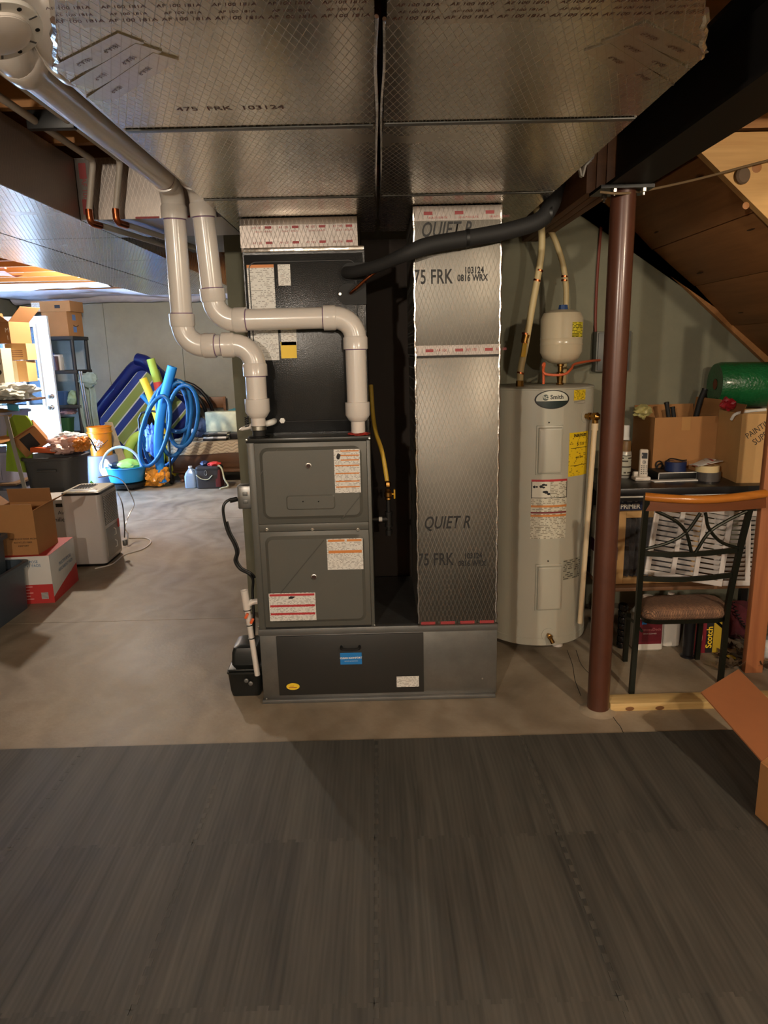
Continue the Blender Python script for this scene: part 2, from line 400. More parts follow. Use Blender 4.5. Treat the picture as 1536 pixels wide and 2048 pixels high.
# ================================================================ FOAM MAT
def matwood():
    m, nt, b = _nodes('mat_woodgrain')
    g0 = N(nt, 'ShaderNodeNewGeometry'); oi = N(nt, 'ShaderNodeObjectInfo'); sc0 = N(nt, 'ShaderNodeVectorMath'); sc0.operation = 'ADD'
    cb = N(nt, 'ShaderNodeCombineXYZ'); L(nt, math_(nt, 'MULTIPLY', oi.outputs['Random'], 7.0), cb.inputs[0]); L(nt, math_(nt, 'MULTIPLY', oi.outputs['Random'], 31.0), cb.inputs[1])
    L(nt, g0.outputs['Position'], sc0.inputs[0]); L(nt, cb.outputs[0], sc0.inputs[1])
    class _G: outputs = {'Position': sc0.outputs[0]}
    g = _G
    mp = N(nt, 'ShaderNodeMapping'); mp.inputs['Scale'].default_value = (17, .85, 1); L(nt, g.outputs['Position'], mp.inputs[0])
    n = N(nt, 'ShaderNodeTexNoise', Scale=1.0, Detail=8.0, Roughness=.6, Distortion=1.2); L(nt, mp.outputs[0], n.inputs['Vector'])
    mp2 = N(nt, 'ShaderNodeMapping'); mp2.inputs['Scale'].default_value = (5, .9, 1); L(nt, g.outputs['Position'], mp2.inputs[0])
    n2 = N(nt, 'ShaderNodeTexNoise', Scale=1.0, Detail=3.0); L(nt, mp2.outputs[0], n2.inputs['Vector'])
    mp3 = N(nt, 'ShaderNodeMapping'); mp3.inputs['Scale'].default_value = (7, .55, 1); L(nt, g.outputs['Position'], mp3.inputs[0])
    w = N(nt, 'ShaderNodeTexWave', Scale=2.6, Distortion=9.0, Detail=3.0); w.inputs['Detail Scale'].default_value = .8; L(nt, mp3.outputs[0], w.inputs['Vector'])
    v = math_(nt, 'ADD', math_(nt, 'ADD', math_(nt, 'MULTIPLY', n.outputs[0], .58), math_(nt, 'MULTIPLY', n2.outputs[0], .36)), math_(nt, 'MULTIPLY', w.outputs[1], .06))
    f = N(nt, 'ShaderNodeMapRange'); f.inputs[1].default_value = .33; f.inputs[2].default_value = .68; L(nt, v, f.inputs[0])
    L(nt, mixc(nt, f.outputs[0], lin(47, 47, 45), lin(84, 82, 76)), b.inputs['Base Color'])
    b.inputs['Roughness'].default_value = .62
    bp = N(nt, 'ShaderNodeBump', Strength=.25, Distance=.001); L(nt, n.outputs[0], bp.inputs['Height']); L(nt, bp.outputs[0], b.inputs['Normal'])
    return m
m_mat = matwood()
TS = .6096; MY = 2.645
def tile_mesh(far_straight):
    """puzzle-edged foam square: tabs out on the right and near side, sockets on the left and far side"""
    g = .0022; n = 11; w = TS/(2*n); dpt = .014
    def edge(p, q, out, straight):
        p, q = Vector(p), Vector(q); d = (q-p)/TS; nrm = Vector((d.y, -d.x)); pts = [p]
        if straight: return pts
        for i in range(n):
            s = (2*i+.5)*w
            a, b = s+out*g*.0, s+w
            s1, s2 = (a+g/2, b-g/2) if out > 0 else (a-g/2, b+g/2)
            off = dpt*out if out > 0 else -dpt-g
            for t, o in ((s1+.002*(out < 0)+.0*1, 0), (s1-.002, off), (s2+.002, off), (s2, 0)): pts.append(p+d*t+nrm*o)
        return pts
    c = [(g/2, g/2), (TS-g/2, g/2), (TS-g/2, TS-g/2), (g/2, TS-g/2)]
    P2 = edge(c[0], c[1], 1, False)+edge(c[1], c[2], 1, False)+[Vector(c[2])]
    def sock(p, q):
        base = edge(q, p, 1, False)[1:]     # same spacing as the neighbour's tabs
        d = (Vector(q)-Vector(p)).normalized()
        return base
    # far edge and left edge carry the matching sockets
    if not far_straight:
        fe = [Vector((v.x, v.y+TS)) for v in edge(c[0], c[1], 1, False)][1:][::-1]
        P2 += [Vector((v.x, v.y+g*.2)) for v in fe]
    P2.append(Vector(c[3]))
    le = [Vector((v.x-TS, v.y)) for v in edge(c[1], c[2], 1, False)][1:][::-1]
    P2 += [Vector((v.x+g*.2, v.y)) for v in le]
    k = MB(); k.prism([(p.x, p.y) for p in P2], 'xy', 0, .012)
    bm = k.bm; bmesh.ops.recalc_face_normals(bm, faces=bm.faces[:]); me = bpy.data.meshes.new('foam_tile'); bm.to_mesh(me); bm.free()
    me.materials.append(m_mat); return me
mat_root = thing('foam_floor_mat', 'dark grey wood-grain foam mat of interlocking square tiles on the concrete', 'floor mat', (0, MY, 0))
tm0, tm1 = tile_mesh(True), tile_mesh(False)
for r in range(5):
    for c in range(-5, 5):
        t = bpy.data.objects.new('foam_tile', tm0 if r == 0 else tm1); col.objects.link(t)
        t.location = (-.045+TS*c, -TS*(r+1), .0006+.0008*((r*3+c*5) % 3)/2); t.parent = mat_root

# ================================================================ DUCTS
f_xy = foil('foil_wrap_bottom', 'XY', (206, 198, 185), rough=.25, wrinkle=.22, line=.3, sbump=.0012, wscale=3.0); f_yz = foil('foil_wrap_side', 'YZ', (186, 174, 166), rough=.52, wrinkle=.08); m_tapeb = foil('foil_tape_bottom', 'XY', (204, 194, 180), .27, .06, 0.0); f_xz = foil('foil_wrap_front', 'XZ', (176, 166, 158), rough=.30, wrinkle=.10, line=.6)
m_tape = foil('foil_tape', 'XZ', (128, 120, 114), .36, .3, 0.0)
m_seam = M('seam_dark', (40, 38, 36), .5, .6); m_redink = M('red_ink', (150, 52, 54), .55); m_brownink = M('brown_ink', (112, 66, 50), .6); m_blackink = M('black_ink', (22, 20, 20), .6)
m_edge = M('foil_edge_bright', (208, 202, 196), .22, 1, bump=1.2, bscale=26)
m_galv = M('galvanized', (150, 150, 148), .38, .95, var=.1, scale=14)
m_galvd = M('galvanized_dull', (122, 122, 120), .5, .8, var=.12, scale=9)
DZ, DT = 2.17, 2.41
def tape_print(parent, x0, x1, z, y, n, size=.02, mat=None):
    """red printed line on the foil tape, facing -y"""
    w = (x1-x0)/n
    for i in range(n):
        cx = x0+w*(i+.5)
        o = decal('tape_print', cx+w*.02, cx+w*.30, z-size*.4, z+size*.45, y, m_redink, parent, .0006)
        text('tape_print', 'AF 100', size*.75, (cx-w*.26, y-.0006, z), m_redink, parent)
def trunk(name, label, xs, ys, chamfer, seams_, side):
    x0, x1 = xs; t = thing(name, label, 'air duct', ((x0+x1)/2, (ys[0]+ys[1])/2, DZ))
    # sections between the cleats, each a panel of its own
    cuts = [ys[0]]+seams_+[ys[1]]
    for i, (a, b) in enumerate(zip(cuts, cuts[1:])):
        a2, b2 = a+(.006 if i else 0), b-(.006 if i < len(cuts)-2 else 0)
        if i == 0 and chamfer:
            cx, cy = chamfer
            if side < 0: pts = [(x0+cx, a2), (x1, a2), (x1, b2), (x0, b2), (x0, a2+cy)]
            else: pts = [(x0, a2), (x1-cx, a2), (x1, a2+cy), (x1, b2), (x0, b2)]
        else: pts = [(x0, a2), (x1, a2), (x1, b2), (x0, b2)]
        k = MB(); k.prism(pts, 'xy', DZ, DT); ob('duct_section', k, f_xy, t)
    for s in seams_:
        ob('drive_cleat', MB().bb(x0+.002, x1-.002, s-.006, s+.006, DZ+.004, DT-.002), m_seam, t)
        ob('cleat_fold', MB().bb(x0+.004, x1-.004, s+.004, s+.026, DZ-.004, DZ, .001), m_galvd, t)
    return t
sup = trunk('supply_duct', 'large foil-wrapped overhead supply duct leading to the furnace', (-.632, .012), (1.25, 3.62), (.145, .335), [1.965, 2.80], -1)
ret = trunk('return_duct', 'large foil-wrapped overhead return duct beside the steel beam', (.034, .684), (1.26, 3.62), (.145, .335), [1.955, 2.80], 1)
# foil tape along the near edge of both trunks, printed, crumpled at the outer corners
for t, x0, x1 in ((sup, -.545, .008), (ret, .038, .597)):
    y0 = 1.385 if t is sup else 1.40
    ob('edge_tape', MB().bb(x0+.045*(t is sup), x1-.045*(t is ret), y0-.085, y0+.012, DZ-.0012, DZ), m_tapeb, t)
    n = 6; w = (x1-x0)/n
    for i in range(n):
        cx = x0+w*(i+.5)
        for dy, s in ((-.012, .016), (-.035, .012), (-.06, .014)):
            text('tape_print', 'AF 100 181A', s, (cx, y0+dy, DZ-.0016), m_brownink, t, rot=(PI, 0, 0), shear=.2)
for sgn, t in ((-1, sup), (1, ret)):
    xe = -.632 if sgn < 0 else .684
    for i in range(3):       # diagonal strips wrapped over the corner
        a = Vector((xe-sgn*(.02+.0*i), 1.60+.085*i-.02, 0)); b = Vector((xe-sgn*(.20+.02*i), 1.44+.04*i, 0))
        d = (b-a).normalized(); nn = Vector((-d.y, d.x, 0))*.027
        pts = [a-nn, b-nn, b+nn, a+nn]
        k = MB(); k.prism([(p.x, p.y) for p in pts], 'xy', DZ-.0025-.0006*i, DZ); ob('corner_tape', k, m_tapeb, t)
        for q in range(2):
            c = a.lerp(b, .3+.42*q)
            text('tape_print', '181A-P', .017, (c.x, c.y, DZ-.0032-.0006*i), m_brownink, t, rot=(PI, 0, math.atan2(d.y, d.x) if sgn > 0 else math.atan2(-d.y, -d.x)), shear=.25)
    # crumpled vertical corner fold
    k = MB(); pts = []
    xx = (-.547-.085*0, ) if sgn < 0 else (.6,)
    for i in range(9): pts.append((xx[0]+(-.085 if sgn < 0 else .085)*(i/8)+.003*math.sin(i*2.3), (1.385 if sgn < 0 else 1.4)+.2*(i/8), DZ+.004+.002*math.cos(i*1.7)))
    k.tube(pts, .007, 6); ob('corner_fold', k, m_edge, t)
text('stencil_print', '475  FRK  103124', .035, (-.33, 1.83, DZ-.0008), m_brownink, sup, rot=(PI, 0, 0))
# gap between the two trunks is open shadow: a bent foil lip on each side
ob('foil_lip', MB().tube(smooth([(.016, 1.39, DZ+.004), (.013, 1.6, DZ+.002), (.017, 1.9, DZ+.004), (.014, 2.4, DZ+.003), (.015, 3.3, DZ+.003)]), .004, 6), m_edge, sup)
ob('foil_lip', MB().tube(smooth([(.03, 1.4, DZ+.004), (.032, 1.6, DZ+.002), (.028, 1.9, DZ+.004), (.032, 2.4, DZ+.003), (.031, 3.3, DZ+.003)]), .004, 6), m_edge, ret)

# far trunks on the left and the cross branch
far = thing('far_duct', 'long foil-wrapped duct pair running along the ceiling of the left room', 'air duct', (-1.7, 4.2, DZ))
for (x0, x1) in ((-2.12, -1.712), (-1.70, -1.235)):
    cuts = [.9, 2.1, 3.62, 4.45, 5.35, 6.1, 6.9]
    for a, b in zip(cuts, cuts[1:]):
        k = MB(); k.bb(x0, x1, a+.004, b-.004, DZ, DT); ob('duct_section', k, f_xy, far)
        ob('drive_cleat', MB().bb(x0+.003, x1-.003, b-.004, b+.004, DZ+.003, DT-.002), m_seam, far)
ob('side_wrap', MB().bb(-1.2345, -1.231, .9, 3.155, DZ+.001, DT-.002), f_yz, far)
br = thing('branch_duct', 'foil-wrapped cross branch between the furnace plenum and the far duct', 'air duct', (-.93, 3.4, DZ))
ob('duct_section', MB().bb(-1.23, -.637, 3.16, 3.62, DZ, DT), f_xz, br)
ob('corner_tape', MB().bb(-1.229, -1.17, 3.157, 3.16, DZ, DT-.005), m_tape, br)
text('tape_print', 'AF 100', .03, (-1.2, 3.1565, 2.29), m_redink, br, rot=(PI/2, PI/2, 0)); ob('tape_print', MB().bb(-1.215, -1.185, 3.156, 3.157, 2.19, 2.25), m_redink, br); ob('tape_print', MB().bb(-1.215, -1.185, 3.156, 3.157, 2.33, 2.39), m_redink, br)
for xa in (-.95, -.75): ob('tape_print', MB().bb(xa-.05, xa+.05, 3.1585, 3.16, DZ, DZ+.008), m_redink, br)

# grey sheet-metal register boot hanging behind the vent pipes
p0 = U(374, 470, y=4.4)
k = MB(); k.bb(-1.22, -.86, 4.3, 5.0, 2.06, 2.2, .004); solo('register_boot', k, m_galvd, 'dark grey sheet-metal duct boot behind the white vent pipes', 'air duct').location = (0, 0, .22)

# ================================================================ FILTER BASE, FURNACE, COIL
FX, FD, FZ = -.5683, 3.009, .3673
m_fur = M('furnace_grey', (88, 87, 81), .42, .15, var=.05, scale=3, bump=.12, bscale=260)
m_furd = M('furnace_edge_grey', (70, 69, 64), .4, .2)
m_black = M('black_plastic', (20, 20, 20), .45); m_blackm = M('black_metal', (26, 26, 26), .35, .6); m_coil = M('coil_case_black', (42, 43, 44), .22, .35, bump=.35, bscale=220)
m_screw = M('screw_zinc', (190, 186, 178), .3, 1); m_dark = M('hole_dark', (8, 7, 7), .9)
m_lab = paper('label_print'); m_lab2 = paper('label_print_fine', row=.0055); m_orange = M('label_orange', (206, 128, 60), .5); m_red = M('label_red', (178, 44, 48), .5); m_white = M('label_white', (222, 219, 212), .5)
m_blue = M('label_blue', (28, 118, 190), .45); m_yellow = M('label_yellow', (236, 198, 44), .5)

base = thing('filter_cabinet', 'galvanized air-filter cabinet with a dark door under the furnace', 'filter cabinet', (-.02, FD, 0))
bx0, bx1 = -.569, .5286
k = MB(); k.bb(bx0, bx1, FD+.004, 3.74, .018, FZ, .003); ob('body', k, m_galv, base)
ob('bottom_flange', MB().bb(bx0-.004, bx1-.006, FD-.012, 3.73, 0, .018, .002), m_galvd, base)
ob('top_rail', MB().bb(bx0-.004, bx1, FD-.004, FD+.03, FZ-.03, FZ+.002, .002), m_galvd, base)
a = U(552, 1272, y=FD); b = U(848, 1388, y=FD)
dr = ob('door', MB().bb(a.x, b.x, FD-.006, FD+.004, .038, a.z-.002, .002), M('filter_door', (46, 45, 43), .45, .2, var=.05), base)
k = MB(); hx = U(701, 1293, y=FD)
k.tube(smooth([(hx.x-.042, FD-.006, hx.z+.004), (hx.x-.04, FD-.026, hx.z), (hx.x-.02, FD-.03, hx.z-.003), (hx.x+.02, FD-.03, hx.z-.003), (hx.x+.04, FD-.026, hx.z), (hx.x+.042, FD-.006, hx.z+.004)]), .006, 8)
ob('handle', k, m_black, dr)
a, b = U(680, 1306, y=FD-.006), U(724, 1328, y=FD-.006)
lb = decal('brand_label', a.x, b.x, b.z, a.z, FD-.006, m_blue, dr)
text('lettering', 'CLEAN COMFORT', .0125, ((a.x+b.x)/2, FD-.0072, a.z*.55+b.z*.45), m_white, lb, bold=.0004)
text('lettering', 'INDOOR AIR ESSENTIALS', .0055, ((a.x+b.x)/2, FD-.0072, a.z*.28+b.z*.72), m_white, lb)
p = U(586, 1373, y=FD-.006)
k = MB(); k.prism([(p.x+.031*math.cos(2*PI*i/28), p.z+.017*math.sin(2*PI*i/28)) for i in range(28)], 'xz', FD-.0068, FD-.006); ov = ob('oval_sticker', k, m_yellow, dr)
k = MB(); k.bb(p.x-.02, p.x+.018, FD-.0073, FD-.0067, p.z-.006, p.z-.003); k.bb(p.x-.015, p.x+.005, FD-.0073, FD-.0067, p.z+.001, p.z+.003); ob('lettering', k, m_redink, ov)
pxdecal('notice_label', 793, 1353, 838, 1373, FD-.006, m_lab2, dr)
for px, py in ((530, 1270), (534, 1395), (965, 1358), (980, 1260)):
    p = U(px, py, y=FD); ob('screw', MB().lathe([(.004, 0), (.004, .002), (0, .003)], 10, (p.x, FD+.004 if py != 1395 else FD-.012, p.z), (0, -1, 0)), m_screw, base)

fur = thing('gas_furnace', 'dark grey two-panel gas furnace standing on the filter cabinet', 'furnace', (FX+.266, FD, FZ))
fx1 = FX+.533; FT = FZ+.876; SP = U(620, 1056, y=FD).z
k = MB(); k.bb(FX, fx1, FD+.022, 3.72, FZ+.002, FT); ob('cabinet', k, m_furd, fur)
for xa, xb in ((FX, FX+.031), (fx1-.016, fx1)):
    ob('corner_post', MB().bb(xa, xb, FD+.004, FD+.03, FZ+.002, FT, .002), m_fur, fur)
ob('top_cap', MB().bb(FX-.003, fx1+.003, FD-.002, FD+.03, FT-.016, FT+.004, .003), M('furnace_cap', (48, 48, 46), .3, .4), fur)
def door_panel(name, x0, x1, z0, z1, cut):
    k = MB(); k.bb(x0, x1, FD-.004, FD+.02, z0, z1, .003)
    d = ob(name, k, m_fur, fur)
    m_ = .022
    o = rrect(x0+m_, x1-m_, z0+m_, z1-m_*.9, .035); i_ = rrect(x0+m_+.014, x1-m_-.014, z0+m_+.014, z1-m_*.9-.014, .025)
    k = MB(); k.ring_loft([[(p[0], FD-.004, p[1]) for p in o], [(p[0], FD-.014, p[1]) for p in i_]], True, False, True); ob('raised_field', k, m_fur, d, angle=20)
    return d
yf = FD-.014
up = door_panel('upper_door', FX+.031, fx1-.016, SP+.022, FT-.017, 0)
ob('middle_rail', MB().bb(FX+.031, fx1-.016, FD-.002, FD+.02, SP-.012, SP+.021, .002), m_fur, fur)
lo_ = door_panel('lower_door', FX+.031, fx1-.016, FZ+.012, SP-.013, 0)
def crease(par, pa, pb, w=.0022, mat=None):
    A, B = U(*pa, y=yf), U(*pb, y=yf); d = (B-A).normalized(); nn = Vector((-d.z, 0, d.x))*w
    k = MB(); k.prism([(A.x-nn.x, A.z-nn.z), (B.x-nn.x, B.z-nn.z), (B.x+nn.x, B.z+nn.z), (A.x+nn.x, A.z+nn.z)], 'xz', yf-.0012, yf+.001); ob('pressed_crease', k, mat or m_furd, par)
crease(up, (684, 1038), (722, 990)); crease(up, (519, 951), (556, 898), .001, m_fur)
crease(lo_, (562, 1185), (648, 1080)); crease(lo_, (688, 1224), (726, 1178), .001, m_fur)
for par, px, py in ((up, 617, 932), (lo_, 628, 1154)):
    p = U(px, py, y=yf); g = ob('sight_glass', MB().lathe([(.0135, 0), (.0135, .003), (.010, .004), (.0095, .001)], 24, (p.x, yf, p.z), (0, -1, 0)), m_screw, par)
    ob('peep_hole', MB().lathe([(.0092, 0), (.0092, .0015), (0, .0016)], 20, (p.x, yf, p.z), (0, -1, 0)), M('burner_dark', (52, 26, 18), .6), g)
a, b = U(572, 991, y=yf), U(671, 1018, y=yf)
k = MB(); o = rrect(a.x, b.x, b.z, a.z, .014); i_ = rrect(a.x+.005, b.x-.005, b.z+.005, a.z-.005, .010)
k.ring_loft([[(p[0], yf, p[1]) for p in o], [(p[0], yf-.003, p[1]) for p in i_]], True, False, True); hd = ob('grip_boss', k, m_fur, up, angle=20)
for px in (606, 637):
    p = U(px, 1003, y=yf-.003); ob('drain_hole', MB().lathe([(.0032, 0), (.0032, .0008), (0, .0009)], 12, (p.x, yf-.003, p.z), (0, -1, 0)), m_dark, hd)
for px in (534, 625, 716):
    p = U(px, 1059, y=FD); ob('door_bolt', MB().lathe([(.008, 0), (.008, .002), (.0062, .002), (.0062, .007), (.004, .009), (0, .009)], 6, (p.x, FD-.002, p.z), (0, -1, 0)), m_screw, fur)
for px, py in ((493, 880), (739, 877), (517, 1253), (749, 1250)):
    p = U(px, py, y=FD); ob('screw', MB().lathe([(.0045, 0), (.0045, .003), (0, .004)], 10, (p.x, FD-.002, p.z), (0, -1, 0)), m_screw, fur)
def striped_label(name, par, px0, py0, px1, py1, y, bars, mat, barmat):
    a, b = U(px0, py0, y=y), U(px1, py1, y=y); d = decal(name, a.x, b.x, b.z, a.z, y, mat, par)
    for u0, u1, v, h in bars:
        w, hh = b.x-a.x, a.z-b.z
        decal('warning_band', a.x+w*u0, a.x+w*u1, a.z-hh*(v+h/2), a.z-hh*(v-h/2), y-.0008, barmat, d, .0004)
    return d
l1 = striped_label('warning_label', up, 667, 899, 722, 985, yf, [(.26, .96, v, .03) for v in (.04, .14, .245)]+[(.04, .96, v, .03) for v in (.37, .55, .73, .86)], m_lab2, m_orange)
a = U(674, 911, y=yf); k = MB(); k.blob((a.x+.006, yf-.001, a.z-.004), (.008, .0006, .013), .5, 4, 2); ob('pictogram', k, m_blackink, l1)
striped_label('warning_label', lo_, 653, 1078, 727, 1138, yf, [(.04, .5, .06, .07), (.56, .97, .06, .07), (.04, .97, .42, .09)], m_lab2, m_orange)
l3 = striped_label('danger_label', lo_, 537, 1187, 633, 1240, yf, [(.02, .98, .07, .075), (.02, .98, .46, .075), (.02, .98, .75, .075)], m_lab2, m_red)
a = U(583, 1195, y=yf); k = MB(); k.blob((a.x, yf-.001, a.z), (.012, .0006, .006), .6, 4, 2); ob('pictogram', k, m_blackink, l3)
# vent collar, clamp and inlet flange on the furnace top
COILY = 3.17; CT = U(600, 503, y=COILY).z
coil = thing('evaporator_coil', 'glossy black coil cabinet stacked on the furnace', 'coil cabinet', (FX+.27, COILY, FT))
ob('cabinet', MB().bb(FX+.006, fx1-.004, COILY+.006, 3.72, FT, CT), m_coil, coil)
x0, x1, z0, z1 = FX+.012, fx1-.012, FT+.03, CT-.01
k = MB(); k.bb(x0, x1, COILY-.006, COILY+.006, z0-.02, z1, .003); fp = ob('front_panel', k, m_coil, coil)
o = rrect(x0+.02, x1-.03, z0+.03, z1-.03, .03)
ob('gasket_groove', MB().tube([(p[0], COILY-.006, p[1]) for p in o], .003, 6, True), m_black, fp)
yc = COILY-.006
l = striped_label('warning_label', fp, 493, 530, 552, 617, yc, [(0, 1, .035, .07)], m_lab, m_orange)
pxdecal('rating_label', 555, 529, 582, 571, yc, m_lab2, fp)
pxdecal('wiring_label', 500, 655, 559, 720, yc, m_lab2, fp)
pxdecal('notice_label', 561, 655, 594, 690, yc, m_lab2, fp); pxdecal('yellow_label', 561, 684, 594, 716, yc, m_yellow, fp)
m_rub = M('rubber_black', (28, 27, 27), .7)
for (pa, pb) in (((682, 526), (733, 561)), ((674, 568), (733, 609))):
    a, b = U(*pa, y=yc), U(*pb, y=yc); r = (a.z-b.z)/2*.98
    k = MB(); k.prism([(b.x, a.z), ]+[(a.x+r+r*math.cos(math.radians(t)), (a.z+b.z)/2+r*math.sin(math.radians(t))) for t in range(90, 271, 15)]+[(b.x, b.z)], 'xz', yc-.006, yc)
    gm = ob('rubber_gland', k, m_rub, fp)
    ob('gland_screw', MB().lathe([(.006, 0), (.006, .003), (.003, .003), (.003, .001)], 14, (a.x+.012, yc-.006, (a.z+b.z)/2+.002), (0, -1, 0)), m_screw, gm)
p = U(565, 841, y=yc); ob('drain_plug', MB().lathe([(.013, 0), (.013, .008), (0, .009)], 6, (p.x, yc, p.z), (0, -1, 0)), m_porc, coil)
p = U(548, 842, y=yc); ob('drain_elbow', MB().tube(smooth([(p.x, yc, p.z), (p.x, yc-.05, p.z), (p.x-.02, yc-.065, p.z-.004), (p.x-.05, yc-.07, p.z-.012)]), .014, 12), m_porc, coil)
plen = thing('coil_plenum', 'foil-wrapped plenum joining the coil cabinet to the overhead duct', 'air duct', (FX+.27, COILY, CT))
ob('plenum_wrap', MB().bb(FX, fx1-.03, COILY+.012, 3.7, CT+.002, DZ-.003, .004), f_xz, plen)
a = U(487, 497, y=COILY); b = U(735, 505, y=COILY)
ob('metal_flange', MB().bb(a.x, fx1-.005, COILY-.004, COILY+.02, CT, CT+.018, .002), m_edge, plen)
ob('foil_tape', MB().bb(FX, fx1-.032, COILY+.0095, COILY+.012, CT+.02, CT+.11), m_tape, plen)
yt = COILY+.0095
for i in range(4):
    cx = FX+.1+.115*i
    for zz in (CT+.038, CT+.10):
        decal('tape_print', cx+.008, cx+.036, zz-.004, zz+.006, yt, m_redink, plen, .0006); text('tape_print', 'AF 100', .014, (cx-.028, yt-.0007, zz), m_redink, plen)
    text('tape_print', '181A-P / 181B-FX', .010, (cx, yt-.0007, CT+.084), m_redink, plen)

pn = MB(); pn.bb(-.06, .19, 3.80, 3.812, .02, 2.16); solo('gap_shade_sheet', pn, M('panel_dark_brown', (54, 44, 37), .8, var=.1, scale=4), 'dark brown sheet added to darken the gap between furnace and return duct', 'panel')  # added sheet, its dark brown stands in for shade in the gap

# return drop: foil wrapped vertical duct
drop = thing('return_drop', 'tall foil-wrapped return duct standing on the filter cabinet', 'air duct', (.344, FD, FZ))
rx0, rx1 = .167, .521; ZJ = U(910, 712, y=FD).z
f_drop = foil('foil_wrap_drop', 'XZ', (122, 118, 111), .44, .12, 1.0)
ob('lower_section', MB().bb(rx0, rx1, FD, 3.66, FZ+.003, ZJ-.003, .006), f_drop, drop)
ob('upper_section', MB().bb(rx0-.003, rx1+.003, FD, 3.66, ZJ+.003, DZ-.003, .006), f_drop, drop)
ob('joint_shadow', MB().bb(rx0+.004, rx1-.004, FD+.004, 3.65, ZJ-.004, ZJ+.004), m_seam, drop)
for xx in (rx0, rx1):
    k = MB(); k.tube([(xx+.002*math.sin(i*1.9), FD+.003+.002*math.cos(i*2.7), FZ+.01+(DZ-FZ-.02)*i/60) for i in range(61)], .0055, 6); ob('foil_corner', k, m_edge, drop)
yd = FD-.0006
ob('joint_tape', MB().bb(rx0-.004, rx1+.004, FD-.001, FD, ZJ+.004, ZJ+.045), m_tape, drop)
for i in range(3):
    cx = rx0+.045+.125*i; zz = ZJ+.024
    decal('tape_print', cx-.003, cx+.03, zz-.006, zz+.006, FD-.001, m_redink, drop, .0006); text('tape_print', 'AF 100', .016, (cx+.065, FD-.0016, zz), m_redink, drop)
zz = DZ-.035
ob('top_tape', MB().bb(rx0-.004, rx1+.004, FD-.001, FD, DZ-.06, DZ-.004), m_tape, drop)
for i in range(3):
    cx = rx0+.045+.125*i
    decal('tape_print', cx-.005, cx+.03, zz-.003, zz+.010, FD-.001, m_redink, drop, .0006); text('tape_print', '181A-P/181B-FX', .012, (cx+.05, FD-.0016, zz-.014), m_redink, drop)
k = MB(); k.bb(rx0-.004, rx1+.008, FD-.012, FD+.002, FZ+.002, FZ+.005); ob('base_tape', k, m_tape, drop)
for i in range(4): decal('tape_print', rx0+.01+.09*i, rx0+.075+.09*i, FZ+.004, FZ+.018, FD, m_redink, drop, .0008)
def sten(s, pa, size, sx=1.0, sh=0, b=.0012, sp=1.05):
    p = U(*pa, y=FD); text('stencil_print', s, size, (p.x, FD-.0008, p.z), m_blackink, drop, shear=sh, bold=b, sx=sx, space=sp)
sten('QUIET R', (893, 1046), .080, .66, .28); sten('75 FRK', (871, 1120), .080, .64); sten('103124', (946, 1112), .036, .72); sten('0816 WRX', (944, 1127), .036, .72)
sten('QUIET R', (892, 460), .080, .66, .28); sten('75 FRK', (866, 555), .080, .64); sten('103124', (948, 541), .036, .72); sten('0816 WRX', (945, 556), .036, .72)

# ================================================================ PVC VENTS
m_pvc = M('pvc_white', (214, 206, 198), .28, coat=.3); m_pvcd = M('pvc_primer', (112, 78, 118), .5)
PR, PY = .0445, 3.06
def elbowed(pts, rad):
    """polyline with rounded corners"""
    pts = [Vector(p) for p in pts]; out = [pts[0]]; bends = []
    for a, b, c in zip(pts, pts[1:], pts[2:]):
        u, v = (a-b).normalized(), (c-b).normalized(); ang = u.angle(v); t = rad/math.tan(ang/2)
        p, q = b+u*t, b+v*t; ctr = b+(u+v).normalized()*(rad/math.sin(ang/2))
        s = []
        e1 = (p-ctr); e2 = (q-ctr); tot = e1.angle(e2); nrm = e1.cross(e2).normalized()
        for i in range(11): s.append(ctr+Matrix.Rotation(tot*i/10, 3, nrm) @ e1)
        bends.append((p, q, u, v, s)); out += s
    out.append(pts[-1]); return out, bends
def vent(name, label, pts, rad):
    t = thing(name, label, 'vent pipe', pts[-1])
    path, bends = elbowed(pts, rad)
    ends = [Vector(pts[0])]
    for p, q, u, v, s in bends:
        ob('straight_pipe', MB().cyl(ends[-1], p, PR, n=28), m_pvc, t); ends.append(q)
    ob('straight_pipe', MB().cyl(ends[-1], pts[-1], PR, n=28), m_pvc, t)
    for p, q, u, v, s in bends:
        e = ob('elbow', MB().tube(s, PR*1.06, 28), m_pvc, t)
        for c, d in ((p, u), (q, v)):
            ob('socket', MB().lathe([(PR*1.06, -.008), (PR*1.17, 0), (PR*1.17, .046), (PR*1.02, .047)], 28, c, d), m_pvc, e)
            ob('primer_ring', MB().lathe([(PR*1.012, .046), (PR*1.02, .049), (PR*1.005, .050)], 28, c, d), m_pvcd, e)
    return t
az = U(430, 691, y=PY).z; bz = U(560, 638, y=PY).z
axr = U(514, 800, y=PY).x; bxr = U(714, 780, y=PY).x
va = vent('exhaust_vent', 'white PVC vent pipe dropping through a double elbow to the clamped furnace outlet', [(-.80, 1.70, 2.665), (-.80, 1.70, 2.27), (-.80, PY-.03, 2.27), (-.815, PY, az), (axr, PY, az), (axr, PY, FT+.12)], .085)
vb = vent('intake_vent', 'white PVC vent pipe crossing in front of the coil cabinet to the furnace inlet', [(-.690, 1.70, 2.665), (-.690, 1.70, 2.275), (-.690, PY-.03, 2.275), (-.672, PY, bz), (bxr, PY, bz), (bxr, PY, FT+.09)], .085)
